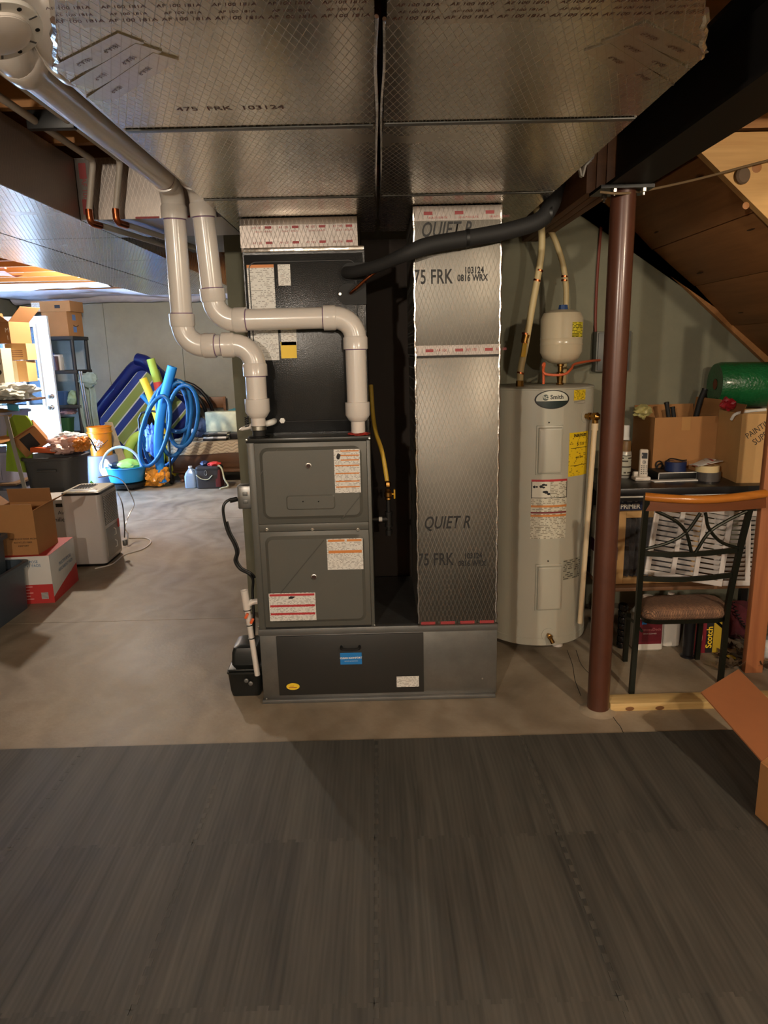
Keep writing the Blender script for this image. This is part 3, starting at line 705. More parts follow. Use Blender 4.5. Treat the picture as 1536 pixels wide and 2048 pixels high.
for t, x, zb in ((va, axr, FT+.045), (vb, bxr, FT+.02)):
    ob('reducer', MB().lathe([(PR*.7, -.035), (PR*.7, .012), (PR*.86, .016), (PR*1.2, .04), (PR*1.2, .095), (PR*1.03, .096)], 28, (x, PY, zb+.03)), m_pvc, t)
    ob('stub_pipe', MB().cyl((x, PY, FT+.003), (x, PY, zb+.02), PR*.62, n=24), m_pvc if t is vb else m_rub, t)
k = MB(); k.lathe([(.044, 0), (.048, .002), (.048, .005), (.04, .007)], 24, (axr, PY, FT+.003)); ob('vent_flange', k, m_blackm, va)
k = MB(); k.lathe([(PR*.74, 0), (PR*.78, .002), (PR*.78, .018), (PR*.74, .02)], 24, (axr, PY, FT+.034)); ob('band_clamp', k, m_screw, va)
k = MB(); k.blob((bxr, PY, FT+.008), (.046, .04, .008), .35, 5, 3, 2); ob('red_sealant', k, M('red_silicone', (172, 52, 40), .45), vb)
p = U(485, 856, y=PY+.02); k = MB(); k.cyl((p.x+.05, PY+.01, p.z+.01), (p.x, PY+.005, p.z-.003), .013, .008, 14); k.cyl((p.x, PY+.005, p.z-.003), (p.x-.012, PY+.004, p.z-.006), .008, .002, 14)
ob('drain_cap', k, m_pvc, va)
p = U(494, 845, y=PY); k = MB(); k.tube([(p.x+.008*math.cos(i*.9), PY+.008*math.sin(i*.9), p.z-.022+.0011*i) for i in range(44)], .0028, 5); ob('spring_hose', k, m_black, va)
for (px, py, t, dx) in ((406, 450, vb, -.002), ):
    p = U(px, py, y=PY-PR); k = MB(); k.tube([(p.x, PY-PR-.0008, p.z+.028), (p.x+.002, PY-PR-.0008, p.z), (p.x+.003, PY-PR-.0008, p.z-.03)], .002, 6); ob('marker_line', k, m_blackink, t)
p = U(350, 450, y=PY-PR); k = MB(); k.tube(smooth([(p.x+.012, PY-PR*.98, p.z+.02), (p.x+.006, PY-PR-.0005, p.z+.006), (p.x-.006, PY-PR-.0005, p.z-.004)]), .0018, 6); ob('marker_line', k, m_blackink, va)

# pipe end with a perforated white flange, hanging by the near duct corner
cc = CAM+1.3*ray(8, 78); ax_ = Vector((-.36, .10, .92)).normalized()
t = thing('flanged_pipe', 'white pipe stub with a perforated mounting ring beside the near duct corner', 'pipe', cc)
ob('pipe', MB().cyl(cc+ax_*.006, cc+ax_*.34, .0535, n=32), m_pvc, t)
ob('end_hub', MB().lathe([(.0, 0), (.03, -.002), (.052, .004), (.0535, .012)], 32, cc, ax_), m_pvc, t)
k = MB(); k.lathe([(.0545, .012), (.077, .012), (.077, .022), (.0545, .022)], 40, cc, ax_); fl = ob('mounting_ring', k, m_white, t)
q = Vector((0, 0, 1)).rotation_difference(ax_).to_matrix()
for i in range(12):
    a = 2*PI*i/12; c = cc+ax_*.0118+q @ Vector((.066*math.cos(a), .066*math.sin(a), 0))
    if i % 2: ob('screw_hole', MB().lathe([(.0045, 0), (.0045, .001), (0, .0011)], 12, c, -ax_), m_dark, fl)
    else:
        k = MB(); k.T = Matrix.Translation(c) @ (q @ Matrix.Rotation(a, 3, 'Z')).to_4x4(); k.box((0, 0, 0), (.016, .004, .001)); ob('slot', k, m_galvd, fl)

# grey plastic water lines under the joists
m_cpvc = M('cpvc_grey', (188, 178, 165), .45); m_brass = M('brass', (150, 112, 58), .3, 1); m_copper = M('copper', (186, 106, 68), .28, 1)
for i, (xa, lab) in enumerate(((-1.17, 'grey water line ending in a copper elbow, next to the far duct'), (-1.06, 'grey water line ending in a copper elbow, next to the vent pipes'))):
    t = thing('water_line', lab, 'pipe', (xa, 3.1, 2.2), group='overhead water lines')
    path, _ = elbowed([(xa+.04, 1.2, 2.385), (xa+.04, 3.1, 2.385), (xa, 3.1, 2.19)], .03)
    ob('supply_run', MB().tube(path, .0125, 12), m_cpvc, t)
    path, _ = elbowed([(xa, 3.1, 2.2), (xa, 3.1, 2.148), (xa+.02, 3.16, 2.145)], .02); ob('copper_elbow', MB().tube(path, .0145, 12), m_copper, t)
    ob('return_run', MB().cyl((xa+.02, 3.16, 2.147), (xa+.14, 3.85, 2.147), .0125, n=12), m_cpvc, t)
k = MB(); k.bb(-1.16, -1.0, 2.6, 2.63, 2.36, 2.42, .004); solo('pipe_hanger', k, m_black, 'black plastic hanger holding the overhead water lines', 'pipe hanger')

# ================================================================ LINES AROUND THE FURNACE
def pl3(lst): return [U(px, py, y=yy) for px, py, yy in lst]
t = thing('refrigerant_line', 'thick black insulated refrigerant line crossing in front of the foil return duct', 'pipe', U(700, 545, y=3.14))
path = smooth(pl3([(692, 545, 3.15), (712, 543, 3.10), (760, 530, 3.02), (812, 508, 2.955), (860, 490, 2.95), (935, 477, 2.95), (1010, 463, 2.95), (1075, 443, 2.96), (1100, 415, 2.98), (1110, 385, 3.02), (1120, 350, 3.1)]), 6)
ob('foam_insulation', MB().tube(path, [.025+.008*min(1, max(0, (i-14)/8)) for i in range(len(path))], 18), m_rub, t)
for px, py, yy in ((935, 477, 2.95), (1098, 428, 2.972)):
    p = U(px, py, y=yy); ob('joint_wrap', MB().tube([p-Vector((.006, 0, -.001)), p+Vector((.006, 0, .001))], 0.0355, 18), m_black, t)
t = thing('liquid_line', 'thin bare copper refrigerant line bending up behind the black insulated one', 'pipe', U(702, 586, y=3.15))
path = smooth(pl3([(700, 587, 3.165), (706, 582, 3.13), (735, 556, 3.09), (760, 538, 3.07), (800, 515, 3.0)]), 5)
ob('copper_tube', MB().tube(path, .0065, 10), m_copper, t)
k = MB(); p0, p1 = U(700, 587, y=3.16), U(740, 552, y=3.085)
k.tube([p0.lerp(p1, i/40)+Vector((.008*math.cos(i*1.6), .0, .008*math.sin(i*1.6))) for i in range(10, 30)], .0016, 5); ob('wire_wrap', k, m_copper, t)

m_yelpipe = M('gas_yellow', (196, 160, 58), .5, var=.1, scale=20); m_iron = M('black_iron', (40, 38, 36), .55, .7, var=.2, scale=40)
t = thing('gas_line', 'yellow flexible gas line with a brass shut-off valve and black drip leg', 'gas pipe', U(778, 1070, y=3.2))
path = smooth(pl3([(742, 770, 3.42), (746, 830, 3.38), (752, 866, 3.32), (763, 900, 3.25), (770, 935, 3.22), (774, 962, 3.2)]), 6)
ob('flex_tube', MB().tube(path, .0105, 12), m_yelpipe, t)
gp = U(776, 980, y=3.2); gx = gp.x
zz = lambda py: U(776, py, y=3.2).z
ob('flare_nut', MB().lathe([(.011, 0), (.015, .004), (.015, .02), (.011, .026)], 6, (gx, 3.2, zz(974))), m_brass, t)
v = ob('shutoff_valve', MB().lathe([(.012, 0), (.016, .004), (.013, .012), (.018, .018), (.018, .036), (.013, .042), (.016, .048), (.012, .054)], 16, (gx, 3.2, zz(1000))), m_brass, t)
hz = zz(988); k = MB(); k.bb(gx+.018, gx+.03, 3.195, 3.205, hz-.003, hz+.003); k.bb(gx+.026, gx+.034, 3.188, 3.212, hz-.022, hz+.022, .003); ob('valve_handle', k, M('handle_yellow', (230, 172, 28), .45), v)
ob('nipple', MB().cyl((gx, 3.2, zz(1000)), (gx, 3.2, zz(1024)), .0105, n=14), m_iron, t)
k = MB(); zt = zz(1038); k.cyl((gx, 3.2, zt-.034), (gx, 3.2, zt+.034), .016, n=16); k.cyl((gx, 3.2, zt), (gx-.03, 3.2, zt), .0155, n=16); k.cyl((gx, 3.2, zt+.025), (gx, 3.2, zt+.036), .019, n=16); k.cyl((gx, 3.2, zt-.036), (gx, 3.2, zt-.025), .019, n=16); ob('tee', k, m_iron, t)
ob('side_nipple', MB().cyl((gx-.03, 3.2, zt), (-.036, 3.2, zt), .0105, n=14), m_iron, t)
ob('thread_tape', MB().cyl((gx-.046, 3.2, zt), (gx-.03, 3.2, zt), .0115, n=14), m_white, t)
k = MB(); k.cyl((gx, 3.2, zt-.034), (gx, 3.2, zt-.055), .0105, n=14); k.cyl((gx, 3.2, zt-.052), (gx, 3.2, zz(1070)), .0165, n=14); ob('drip_cap', k, m_iron, t)

# switch box and cord on the left flank of the furnace
t = thing('outlet_box', 'galvanized outlet box on the left flank of the furnace', 'outlet box', U(484, 1015, y=3.1))
a, b = U(473, 972, y=3.06), U(499, 1018, y=3.06)
b.x = FX-.0005
ob('box', MB().bb(a.x, b.x, 3.06, 3.13, b.z, a.z, .006), m_galv, t)
ob('cover', MB().bb(a.x+.008, b.x-.004, 3.055, 3.062, b.z+.004, a.z-.004, .005), m_galv, t)
for q in (.33, .66):
    ob('receptacle', MB().box((a.x*.45+b.x*.55, 3.0545, a.z*q+b.z*(1-q)), (.022, .004, .018), .006), m_galvd, t)
k = MB()
path = smooth(pl3([(472, 1000, 3.08), (458, 1000, 3.06), (447, 1012, 3.05), (448, 1035, 3.05), (456, 1065, 3.05), (468, 1088, 3.05), (473, 1105, 3.05), (470, 1122, 3.05), (480, 1138, 3.05), (498, 1148, 3.05), (506, 1160, 3.06), (505, 1185, 3.07), (508, 1240, 3.075), (508, 1290, 3.12)]), 6)
k.tube(path, .0065, 8); k.tube([p+Vector((.009, .004, .003)) for p in path[20:60]], .005, 8)
k.tube(smooth(pl3([(474, 998, 3.08), (466, 1000, 3.07), (460, 1001, 3.065)]), 3), .011, 8)
solo('power_cord', k, m_black, 'black bundled power cord looping down the left flank of the furnace', 'cord')

# condensate tee, drain and pump
t = thing('condensate_drain', 'white PVC condensate pipe with an open tee leading into the black pump', 'pipe', U(513, 1345, y=3.06))
pa, pb_ = U(490, 1190, y=3.06), U(515, 1350, y=3.06)
ob('drain_pipe', MB().cyl(pa+(pb_-pa)*.18, pb_, .0135, n=16), m_pvc, t)
k = MB(); k.lathe([(.0175, 0), (.0175, .10), (.0145, .10), (.0145, .03), (0, .03)], 18, pa+(pb_-pa)*.19, pa-pb_); ob('tee', k, m_pvc, t)
c = U(497, 1209, y=3.06); ob('tee_branch', MB().tube(smooth([c, c+Vector((.016, .002, .01)), c+Vector((.036, .003, .013)), Vector((FX-.001, c.y+.003, c.z+.013))], 4), .0135, 14), m_pvc, t)
for py in (1218, 1248, 1274):
    s = (py-1190)/160; ob('zip_tie', MB().lathe([(.0145 if py > 1230 else .0178, 0), (.0165 if py > 1230 else .0195, .001), (.0165 if py > 1230 else .0195, .004), (.0145, .005)], 14, pa+(pb_-pa)*s, pb_-pa), m_black, t)
for (px, py) in ((493, 1232), (504, 1242)): ob('wire_nut', MB().box(U(px, py, y=3.035), (.013, .012, .028), .003, (0, .5, 0)), M('wire_nut_orange', (222, 96, 46), .45), t)
m_pump = M('pump_black', (24, 26, 25), .4)
t = thing('condensate_pump', 'black condensate pump on the floor beside the filter cabinet', 'pump', (-.66, 3.2, 0))
ob('reservoir', MB().ring_loft([rr for rr in [[(p[0], p[1], z) for p in rrect(-.745+e, -.585-e, 3.07+e, 3.33-e, .02)] for z, e in ((.0, .012), (.03, .006), (.115, 0), (.12, -.004), (.13, -.004))]]), m_pump, t)
ob('lid', MB().bb(-.742, -.588, 3.073, 3.327, .13, .142, .005), m_pump, t)
ob('motor_cover', MB().ring_loft([[(p[0], p[1], z) for p in rrect(-.735+e, -.60-e, 3.12+e, 3.30-e, .02)] for z, e in ((.142, 0), (.2, .004), (.225, .012), (.235, .03))]), m_pump, t)
for i, c in enumerate(((-.655, 3.066, .09), (-.635, 3.066, .075))): ob('inlet_plug', MB().lathe([(.011, 0), (.011, .008), (.007, .010), (0, .009)], 14, c, (0, -1, 0)), m_galvd, t)

# ================================================================ WATER HEATER
TX, TY, TR = .868, 3.795, .288
def cylhit(px, py, r):
    d = ray(px, py); ox, oy = -TX, -TY
    A = d.x**2+d.y**2; B = 2*(d.x*ox+d.y*oy); Cc = ox*ox+oy*oy-r*r
    disc = max(0, B*B-4*A*Cc); s = (-B-math.sqrt(disc))/(2*A); p = CAM+d*s
    return math.atan2(p.x-TX, -(p.y-TY)), p.z
def onT(phi, z, r): return Vector((TX+r*math.sin(phi), TY-r*math.cos(phi), z))
m_tank = M('tank_enamel', (176, 172, 156), .38, var=.03, scale=2)
tank = thing('water_heater', 'tall grey electric water heater with a small expansion tank above it', 'water heater', (TX, TY, 0))
TT = cylhit(1100, 776, TR)[1]; TB = .035
ob('jacket', MB().lathe([(TR-.01, TB), (TR, TB+.006), (TR, TT-.012), (TR+.002, TT-.010), (TR+.002, TT-.004), (TR-.004, TT), (0, TT+.004)], 96, (TX, TY, 0)), m_tank, tank)
ob('bottom_ring', MB().lathe([(TR-.012, TB-.008), (TR+.0015, TB-.004), (TR+.0015, TB+.035), (TR, TB+.036)], 96, (TX, TY, 0)), m_tank, tank)
for i in range(3):
    a = -.35+i*2.1
    ob('foot', MB().lathe([(.028, 0), (.028, TB)], 16, onT(a+.75 if i == 0 else a, 0, TR-.05)), m_pvc, tank)
def patch(name, px0, py0, px1, py1, mat, par, off=.001, n=10):
    p0, z0 = cylhit(px0, py0, TR); p1, z1 = cylhit(px1, py1, TR)
    k = MB(); k.grid(lambda u, v: onT(p0+(p1-p0)*u, z1+(z0-z1)*v, TR+off), n, 2); return ob(name, k, mat, par)
def tbox(name, px0, py0, px1, py1, par, mat, steps):
    p0, z0 = cylhit(px0, py0, TR); p1, z1 = cylhit(px1, py1, TR); rings = []
    for e, off in steps:
        rr_ = rrect(p0+e/TR, p1-e/TR, z1+e, z0-e, .006)
        rings.append([onT(p[0], p[1], TR+off) if False else onT(p[0], p[1], TR+off) for p in rr_])
    k = MB(); k.ring_loft(rings, True, False, True); return ob(name, k, mat, par, angle=25)
for (a, b, c, d) in ((1073, 851, 1123, 949), (1071, 1128, 1121, 1219)):
    e = tbox('element_cover', a, b, c, d, tank, m_tank, [(0, 0), (.003, .008), (.010, .009), (.014, .024), (.02, .026)])
    ph, z = cylhit((a+c)/2, b-6, TR); ob('cover_screw', MB().lathe([(.004, 0), (.004, .003), (0, .0035)], 10, onT(ph, z, TR), (math.sin(ph), -math.cos(ph), 0)), m_iron, tank)
# oval badge
ph, z = cylhit(1105, 799, TR); pe, _ = cylhit(1138, 799, TR); hw = pe-ph; hh = abs(cylhit(1105, 780, TR)[1]-z)
def oval(s, off, z0=-2, z1=2):
    k = MB()
    def fn(u, v):
        a = PI*(1-u); x_ = math.cos(a); h_ = math.sqrt(max(0, 1-x_*x_))+1e-4
        if z1 < 2:
            x_ *= math.cos(math.asin(z1)); h_ = math.sqrt(max(0, 1-x_*x_))+1e-4; lo_v, hi_v = -h_, z1
        else: lo_v, hi_v = -h_, h_
        return onT(ph+hw*s*x_, z+hh*s*(lo_v+(hi_v-lo_v)*v), TR+off)
    k.grid(fn, 33, 3); return k
bd = ob('brand_badge', oval(1.0, .0015), m_blackink, tank); ob('badge_field', oval(.91, .0022), M('badge_white', (206, 206, 190), .4), bd)
ob('badge_band', oval(.91, .0028, -2, -.18), M('badge_green', (22, 40, 38), .3), bd)
fnb = lambda dx, dz, off: (lambda v: onT(ph+(v.x+dx)/TR, z+v.y+dz, TR+off))
k = MB(); k.bm.faces.new([k._v(onT(ph+(-.034+.0155*math.cos(2*PI*i/24))/TR, z+.010+.0155*math.sin(2*PI*i/24), TR+.003)) for i in range(24)]); ob('badge_disc', k, M('badge_grey_green', (62, 74, 66), .4), bd)
text('lettering', 'AO', .023, None, M('badge_white', (206, 206, 190)), bd, fn=fnb(-.034, .010, .0036), bold=.0004)
text('lettering', 'Smith', .030, None, m_blackink, bd, fn=fnb(.022, .011, .0034), bold=.0005)
# energy guide, warning sheet, stickers
lab_e = paper('energy_print', (234, 198, 30), (150, 118, 20), .009, .4)
eg = patch('energy_label', 1139, 866, 1172, 947, lab_e, tank)
p0, z0 = cylhit(1139, 866, TR); p1, z1 = cylhit(1172, 947, TR); ec = (p0+p1)/2
def tl(s, size, v, par, du=0, mat=None, bold=0, sx=1): return text('lettering', s, size, None, mat or m_blackink, par, fn=lambda q: onT(ec+(q.x+du)/TR, z0+(z1-z0)*v+q.y, TR+.002), bold=bold, sx=sx)
tl('ENERGYGUIDE', .020, .075, eg, .004, None, .0008, .75); tl('$ 514', .024, .27, eg, .004); tl('4601 kWh', .014, .575, eg, .0, None, .0003)
for v in (.36, .76):
    k = MB(); k.grid(lambda u, w: onT(p0+(p1-p0)*(.08+.84*u), z0+(z1-z0)*v+.0025*w, TR+.002), 8, 2); ob('rule_line', k, m_blackink, eg)
ws = patch('warning_sheet', 1063, 959, 1130, 1075, paper('tank_print', (206, 200, 180), (140, 132, 112), .0085, .5), tank)
q0, y0_ = cylhit(1063, 959, TR); q1, y1_ = cylhit(1130, 1075, TR)
def band(v0, v1, u0, u1, mat, off=.0018, name='warning_band'):
    k = MB(); k.grid(lambda u, w: onT(q0+(q1-q0)*(u0+(u1-u0)*u), y0_+(y1_-y0_)*(v0+(v1-v0)*w), TR+off), 8, 2); return ob(name, k, mat, ws)
band(0, .035, 0, 1, m_red); band(.43, .465, 0, 1, m_orange); band(.54, .57, 0, 1, M('label_maroon', (120, 40, 44), .5)); band(.59, .625, 0, 1, m_orange)
for a in ((.035, .31, 0, .02), (.035, .31, .98, 1), (.30, .31, 0, 1), (.035, .3, .52, .525)): band(*a, m_blackink)
band(.04, .295, .025, .515, M('sheet_white', (212, 206, 188), .5), .0016, 'picture_field')
for (u, v, s) in ((.09, .12, .011), (.15, .12, .008), (.33, .085, .010), (.39, .09, .008), (.27, .115, .012), (.33, .13, .008), (.40, .21, .013), (.47, .24, .010), (.35, .205, .010)):
    c = onT(q0+(q1-q0)*u, y0_+(y1_-y0_)*v, TR+.002); k = MB(); k.blob(c, (s*.9, .0006, s*.6), .2, 2, 2, int(u*50)); ob('pictogram', k, m_blackink, ws)
ys_ = patch('yellow_sticker', 1148, 780, 1170, 800, paper('yellow_print', (226, 196, 40), (120, 96, 20), .006, .5), tank); patch('white_sticker', 1148, 800, 1170, 806, paper('sticker_print', (200, 196, 180), (110, 104, 92), .006, .7), tank)
patch('rating_sticker', 1173, 778, 1184, 808, M('faded_paper', (178, 176, 160), .5, var=.06, scale=30), tank); patch('rating_plate', 1127, 1120, 1158, 1152, paper('plate_print', (160, 156, 138), (84, 80, 70), .011, .5), tank)
# relief valve with discharge pipe
p, z = cylhit(1170, 832, TR); c = onT(p, z, TR); nd = Vector((math.sin(p), -math.cos(p), 0)).normalized()
ob('valve_escutcheon', MB().lathe([(.034, 0), (.034, .003), (.03, .004)], 24, c, nd), m_tank, tank)
v = ob('relief_valve', MB().lathe([(.013, 0), (.013, .02), (.019, .022), (.019, .034), (.015, .036), (.021, .05), (.022, .07), (.014, .078), (.012, .09), (0, .09)], 18, c, nd), m_brass, tank)
vt = c+nd*.058; ob('valve_outlet', MB().cyl(vt, vt+Vector((0, 0, -.045)), .015, n=16), m_brass, v)
de = U(1160, 1246, y=vt.y+.0); de.y = vt.y
m_cream = M('cpvc_cream', (216, 194, 158), .45)
top = vt+Vector((0, 0, -.04)); bot = Vector((U(1160, 1246, y=vt.y-.005).x, vt.y-.005, U(1160, 1246, y=vt.y-.005).z))
ob('discharge_pipe', MB().cyl(top, bot, .0135, n=18), m_cream, tank); ob('pipe_adapter', MB().cyl(top+Vector((0, 0, .006)), top+Vector((0, 0, -.03)), .0175, n=18), m_cream, tank)
# drain valve
p, z = cylhit(1096, 1269, TR); c = onT(p, z, TR); nd = Vector((math.sin(p), -math.cos(p), 0))
ob('drain_escutcheon', MB().lathe([(.036, 0), (.036, .003), (.03, .004)], 28, c, nd), m_tank, tank)
k = MB(); k.lathe([(.010, 0), (.010, .02), (.014, .022), (.014, .036), (.009, .038), (.009, .046), (0, .047)], 16, c, nd); k.cyl(c+nd*.028, c+nd*.05+Vector((.012, 0, -.03)), .010, .012, 14); ob('drain_valve', k, m_brass, tank)
# top plumbing
EX, EY = .972, 3.75
xt = lambda py: U(1123, py, y=EY).z
et = thing('expansion_tank', 'small cream expansion tank on a brass fitting above the water heater', 'expansion tank', (EX, EY, TT))
zb, zt2 = xt(728), xt(618); r = .1085
ob('vessel', MB().lathe([(.02, zb), (.06, zb+.008), (.092, zb+.03), (r, zb+.062), (r, zb+.095), (r+.002, zb+.10), (r, zb+.105), (r, zb+.125), (r+.002, zb+.13), (r, zb+.135), (r, zt2-.05), (.095, zt2-.02), (.06, zt2-.005), (0, zt2)], 48, (EX, EY, 0)), M('tank_cream', (206, 192, 164), .25, coat=.4), et)
ob('valve_cap', MB().lathe([(.026, -.004), (.022, .02), (0, .022)], 8, (EX+.005, EY, zt2)), M('cap_blue', (48, 76, 128), .45), et)
k = MB(); a0 = .25
k.grid(lambda u, w: Vector((EX+(r+.0015)*math.sin(a0+.75*u), EY-(r+.0015)*math.cos(a0+.75*u), zb+.135+.075*w)), 8, 2); ye = ob('caution_label', k, paper('caution_print', (222, 206, 60), (90, 84, 20), .0075, .55), et)
k = MB(); k.lathe([(.017, TT), (.02, TT+.004), (.02, TT+.012), (.014, TT+.014), (.016, TT+.03), (.019, TT+.05), (.019, TT+.065), (.013, TT+.07), (.013, zb-.012), (.018, zb-.01), (.018, zb+.002)], 14, (EX, EY, 0)); ob('brass_fitting', k, m_brass, et)
m_pex = M('pex_cream', (204, 184, 136), .5)
for nm, lab, pts, yy in (('hot_line', 'cream water pipe rising from the left side of the heater top', [(1040, 762), (1042, 735), (1051, 690), (1064, 615), (1076, 550), (1083, 500), (1083, 460), (1076, 428), (1066, 400)], 3.7), ('cold_line', 'cream water pipe rising behind the expansion tank', [(1132, 612), (1132, 575), (1126, 530), (1112, 485), (1095, 450), (1078, 420), (1062, 385)], 3.9)):
    t = thing(nm, lab, 'pipe', U(*pts[0], y=yy)); path = smooth(pl3([(a, b, yy) for a, b in pts]), 5)
    if nm == 'hot_line': path[0].z = TT+.001
    else: path = [Vector((path[0].x, 3.9, TT+.003))]+path
    ob('pipe_run', MB().tube(path, .0175 if nm == 'hot_line' else .0155, 12), m_pex, t)
    if nm == 'hot_line':
        ob('threaded_nut', MB().lathe([(.021, 0), (.021, .03), (.018, .032)], 8, (path[0].x, yy, TT)), m_brass, t)
        for px, py in ((1079, 541), (1074, 561), (1051, 668), (1050, 686), (1041, 746)):
            p = U(px, py, y=yy); d = Vector((.3, 0, 1)).normalized(); ob('crimp_ring', MB().lathe([(.0178, -.005), (.0195, -.004), (.0195, .004), (.0178, .005)], 14, p, d), m_copper, t)
        p = U(1048, 700, y=yy-.03); ob('valve_tag', MB().box(p, (.022, .004, .07), .002, (0, .12, 0)), M('tag_yellow', (226, 178, 32), .5), t)
        p = U(1051, 677, y=yy); ob('valve_body', MB().tube([p-Vector((.004, 0, .02)), p+Vector((.004, 0, .02))], .0205, 12), m_brass, t)
    else:
        for px, py in ((1129, 553), (1129, 561)):
            p = U(px, py, y=yy); ob('crimp_ring', MB().lathe([(.016, -.005), (.018, -.004), (.018, .004), (.016, .005)], 14, p, (.15, 0, 1)), m_copper, t)
# orange wiring from the wall to the heater top
m_wire = M('wire_orange', (206, 92, 48), .5); m_wirer = M('wire_red', (120, 52, 38), .55)
k = MB(); k.tube(smooth(pl3([(1087, 768, 3.62), (1087, 745, 3.62), (1086, 730, 3.62), (1089, 728, 3.62), (1087, 745, 3.60), (1105, 750, 3.6), (1130, 748, 3.6), (1142, 738, 3.62), (1150, 728, 3.72), (1180, 722, 3.9), (1204, 720, 4.17)]), 6), .0065, 8)
solo('heater_cable', k, m_wire, 'orange power cable looping over the water heater top', 'cable')
k = MB(); k.tube(smooth(pl3([(1208, 410, 4.185), (1200, 480, 4.185), (1194, 560, 4.185), (1191, 640, 4.185), (1193, 690, 4.185), (1202, 718, 4.185)]), 6), .008, 8)
solo('wall_cable', k, m_wirer, 'dark red cable hanging down the concrete wall behind the steel post', 'cable')
t = thing('wall_box', 'flat grey disconnect box on the concrete wall behind the steel post', 'electrical box', U(1225, 740, y=4.19))
a, b = U(1193, 663, y=4.13), U(1258, 742, y=4.13)
ob('enclosure', MB().bb(a.x, b.x, 4.12, 4.199, b.z, a.z, .004), M('panel_grey', (104, 104, 98), .5, .3), t); ob('box_cover', MB().bb(a.x+.008, b.x-.008, 4.112, 4.12, b.z+.008, a.z-.008, .003), M('panel_grey2', (94, 95, 92), .5, .3), t)

# ================================================================ STEEL POST, BEAM, STAIRS
CX, CY = .961, 2.858
m_post = M('post_redbrown', (82, 47, 33), .38, .1, var=.12, scale=5, coat=.25); m_steel = M('beam_black', (16, 15, 16), .6, .3)
t = thing('steel_post', 'rust-brown round steel post carrying the black beam', 'post', (CX, CY, 0))
ob('shaft', MB().cyl((CX, CY, .004), (CX, CY, 2.172), .0475, n=40), m_post, t)
ob('foot_grout', MB().lathe([(.0475, .016), (.056, .01), (.075, .002), (.082, 0)], 28, (CX, CY, 0)), m_floor, t)
cp = ob('cap_plate', MB().bb(CX-.11, CX+.09, CY-.075, CY+.075, 2.172, 2.184), m_blackm, t)
for dx in (-.055, .055):
    for dy in (-.06, .06): ob('cap_bolt', MB().lathe([(.011, 0), (.011, -.012), (.005, -.014), (.005, -.024), (0, -.024)], 6, (CX+dx, CY+dy, 2.172)), m_screw, cp)
bm_ = MB(); bm_.bb(CX-.077, CX+.077, -3.9, CY+.09, 2.185, 2.198); bm_.bb(CX-.005, CX+.005, -3.9, CY+.09, 2.198, 2.398); bm_.bb(CX-.077, CX+.077, -3.9, CY+.09, 2.398, 2.411)
o = struct('beam_1', bm_, m_steel, 'black steel I-beam over the round post')
m_hdr = wood('header_wood', (92, 58, 34), (118, 78, 46), 'y', 12)
hd = thing('wood_header', 'dark timber header continuing from the end of the steel beam to the wall', 'header beam', (CX-.06, 3.6, 2.19))
for i in range(3): ob('header_board', MB().bb(CX-.115+.039*i, CX-.078+.039*i, CY+.1, 4.195, 2.19, 2.41, .002), m_hdr, hd)
k = MB(); path = smooth([U(1200, 384, y=2.80), U(1240, 387, y=2.79), U(1290, 381, y=2.85), U(1400, 357, y=2.9), U(1540, 320, y=2.94), Vector((1.9, 2.95, 2.36))], 6); k.tube(path, .0045, 8)
solo('rope', k, M('rope_tan', (120, 98, 70), .9), 'thin slack cord strung from the post top past the stair stringer', 'rope')
p = U(1178, 322, y=2.75); k = MB(); k.tube(smooth([Vector((.70, 2.75, 2.665)), U(1160, 336, y=2.75), U(1172, 330, y=2.74), U(1181, 320, y=2.75), U(1187, 306, y=2.8), Vector((.80, 2.82, 2.42))], 5), .004, 6); k.tube(smooth([Vector((.72, 2.77, 2.665)), U(1158, 338, y=2.77), U(1168, 333, y=2.76), U(1177, 324, y=2.77), U(1183, 312, y=2.8), Vector((.79, 2.80, 2.42))], 5), .004, 6)
solo('loose_cable', k, m_white, 'two short white cable ends poking out beside the return duct', 'cable')

m_pine = wood('pine_light', (196, 146, 84), (226, 182, 116), 'x', 8, .55); m_pined = wood('pine_board', (150, 100, 54), (182, 128, 74), 'y', 8, .6)
SL = -.865; sx0, sz0 = 1.294, 2.34
st = thing('staircase', 'wooden staircase seen from below, light pine stringer and plain boards', 'stairs', (2.2, 3.6, 1.4))
def zlow(x): return sz0+SL*(x-sz0*0-sx0)
for (ya, yb, nm, mt) in ((2.98, 3.02, 'stringer', m_pine), (4.155, 4.195, 'stringer', m_pined)):
    pts = [(1.02, zlow(1.02)), (3.55, zlow(3.55)), (3.55, zlow(3.55)+.36), (1.24, 2.405) if True else None, (1.02, 2.405)]
    pts = [(1.05 if ya > 4 else 1.22, zlow(1.05 if ya > 4 else 1.22)), (3.6, zlow(3.6)), (3.6, zlow(3.6)+.37), (1.58, 2.405), (1.05 if ya > 4 else 1.22, 2.405)]
    k = MB(); k.prism(pts, 'xz', ya, yb); so = ob(nm, k, mt, st)
    if ya < 3.5:
        kp = U(1482, 352, y=2.98); k = MB(); k.lathe([(.03, 0), (.033, .012), (.027, .02), (0, .021)], 18, (kp.x, 2.98, kp.z), (.25, -1, 0)); ob('peg_end', k, M('peg_grey', (112, 92, 74), .7), so)
        for kx, kz, s in ((.06, .03, .02), (.03, -.11, .014), (.30, -.05, .02)): ob('knot', MB().lathe([(s, 0), (s*.8, .0008), (0, .001)], 14, (kp.x+kx, 2.98, kp.z+kz), (0, -1, 0)), M('knot_brown', (168, 112, 62), .6), so)
run, rise = .245, .245*-SL
m_tread = wood('tread_board', (128, 84, 46), (164, 112, 64), 'y', 7, .6)
x = 1.36
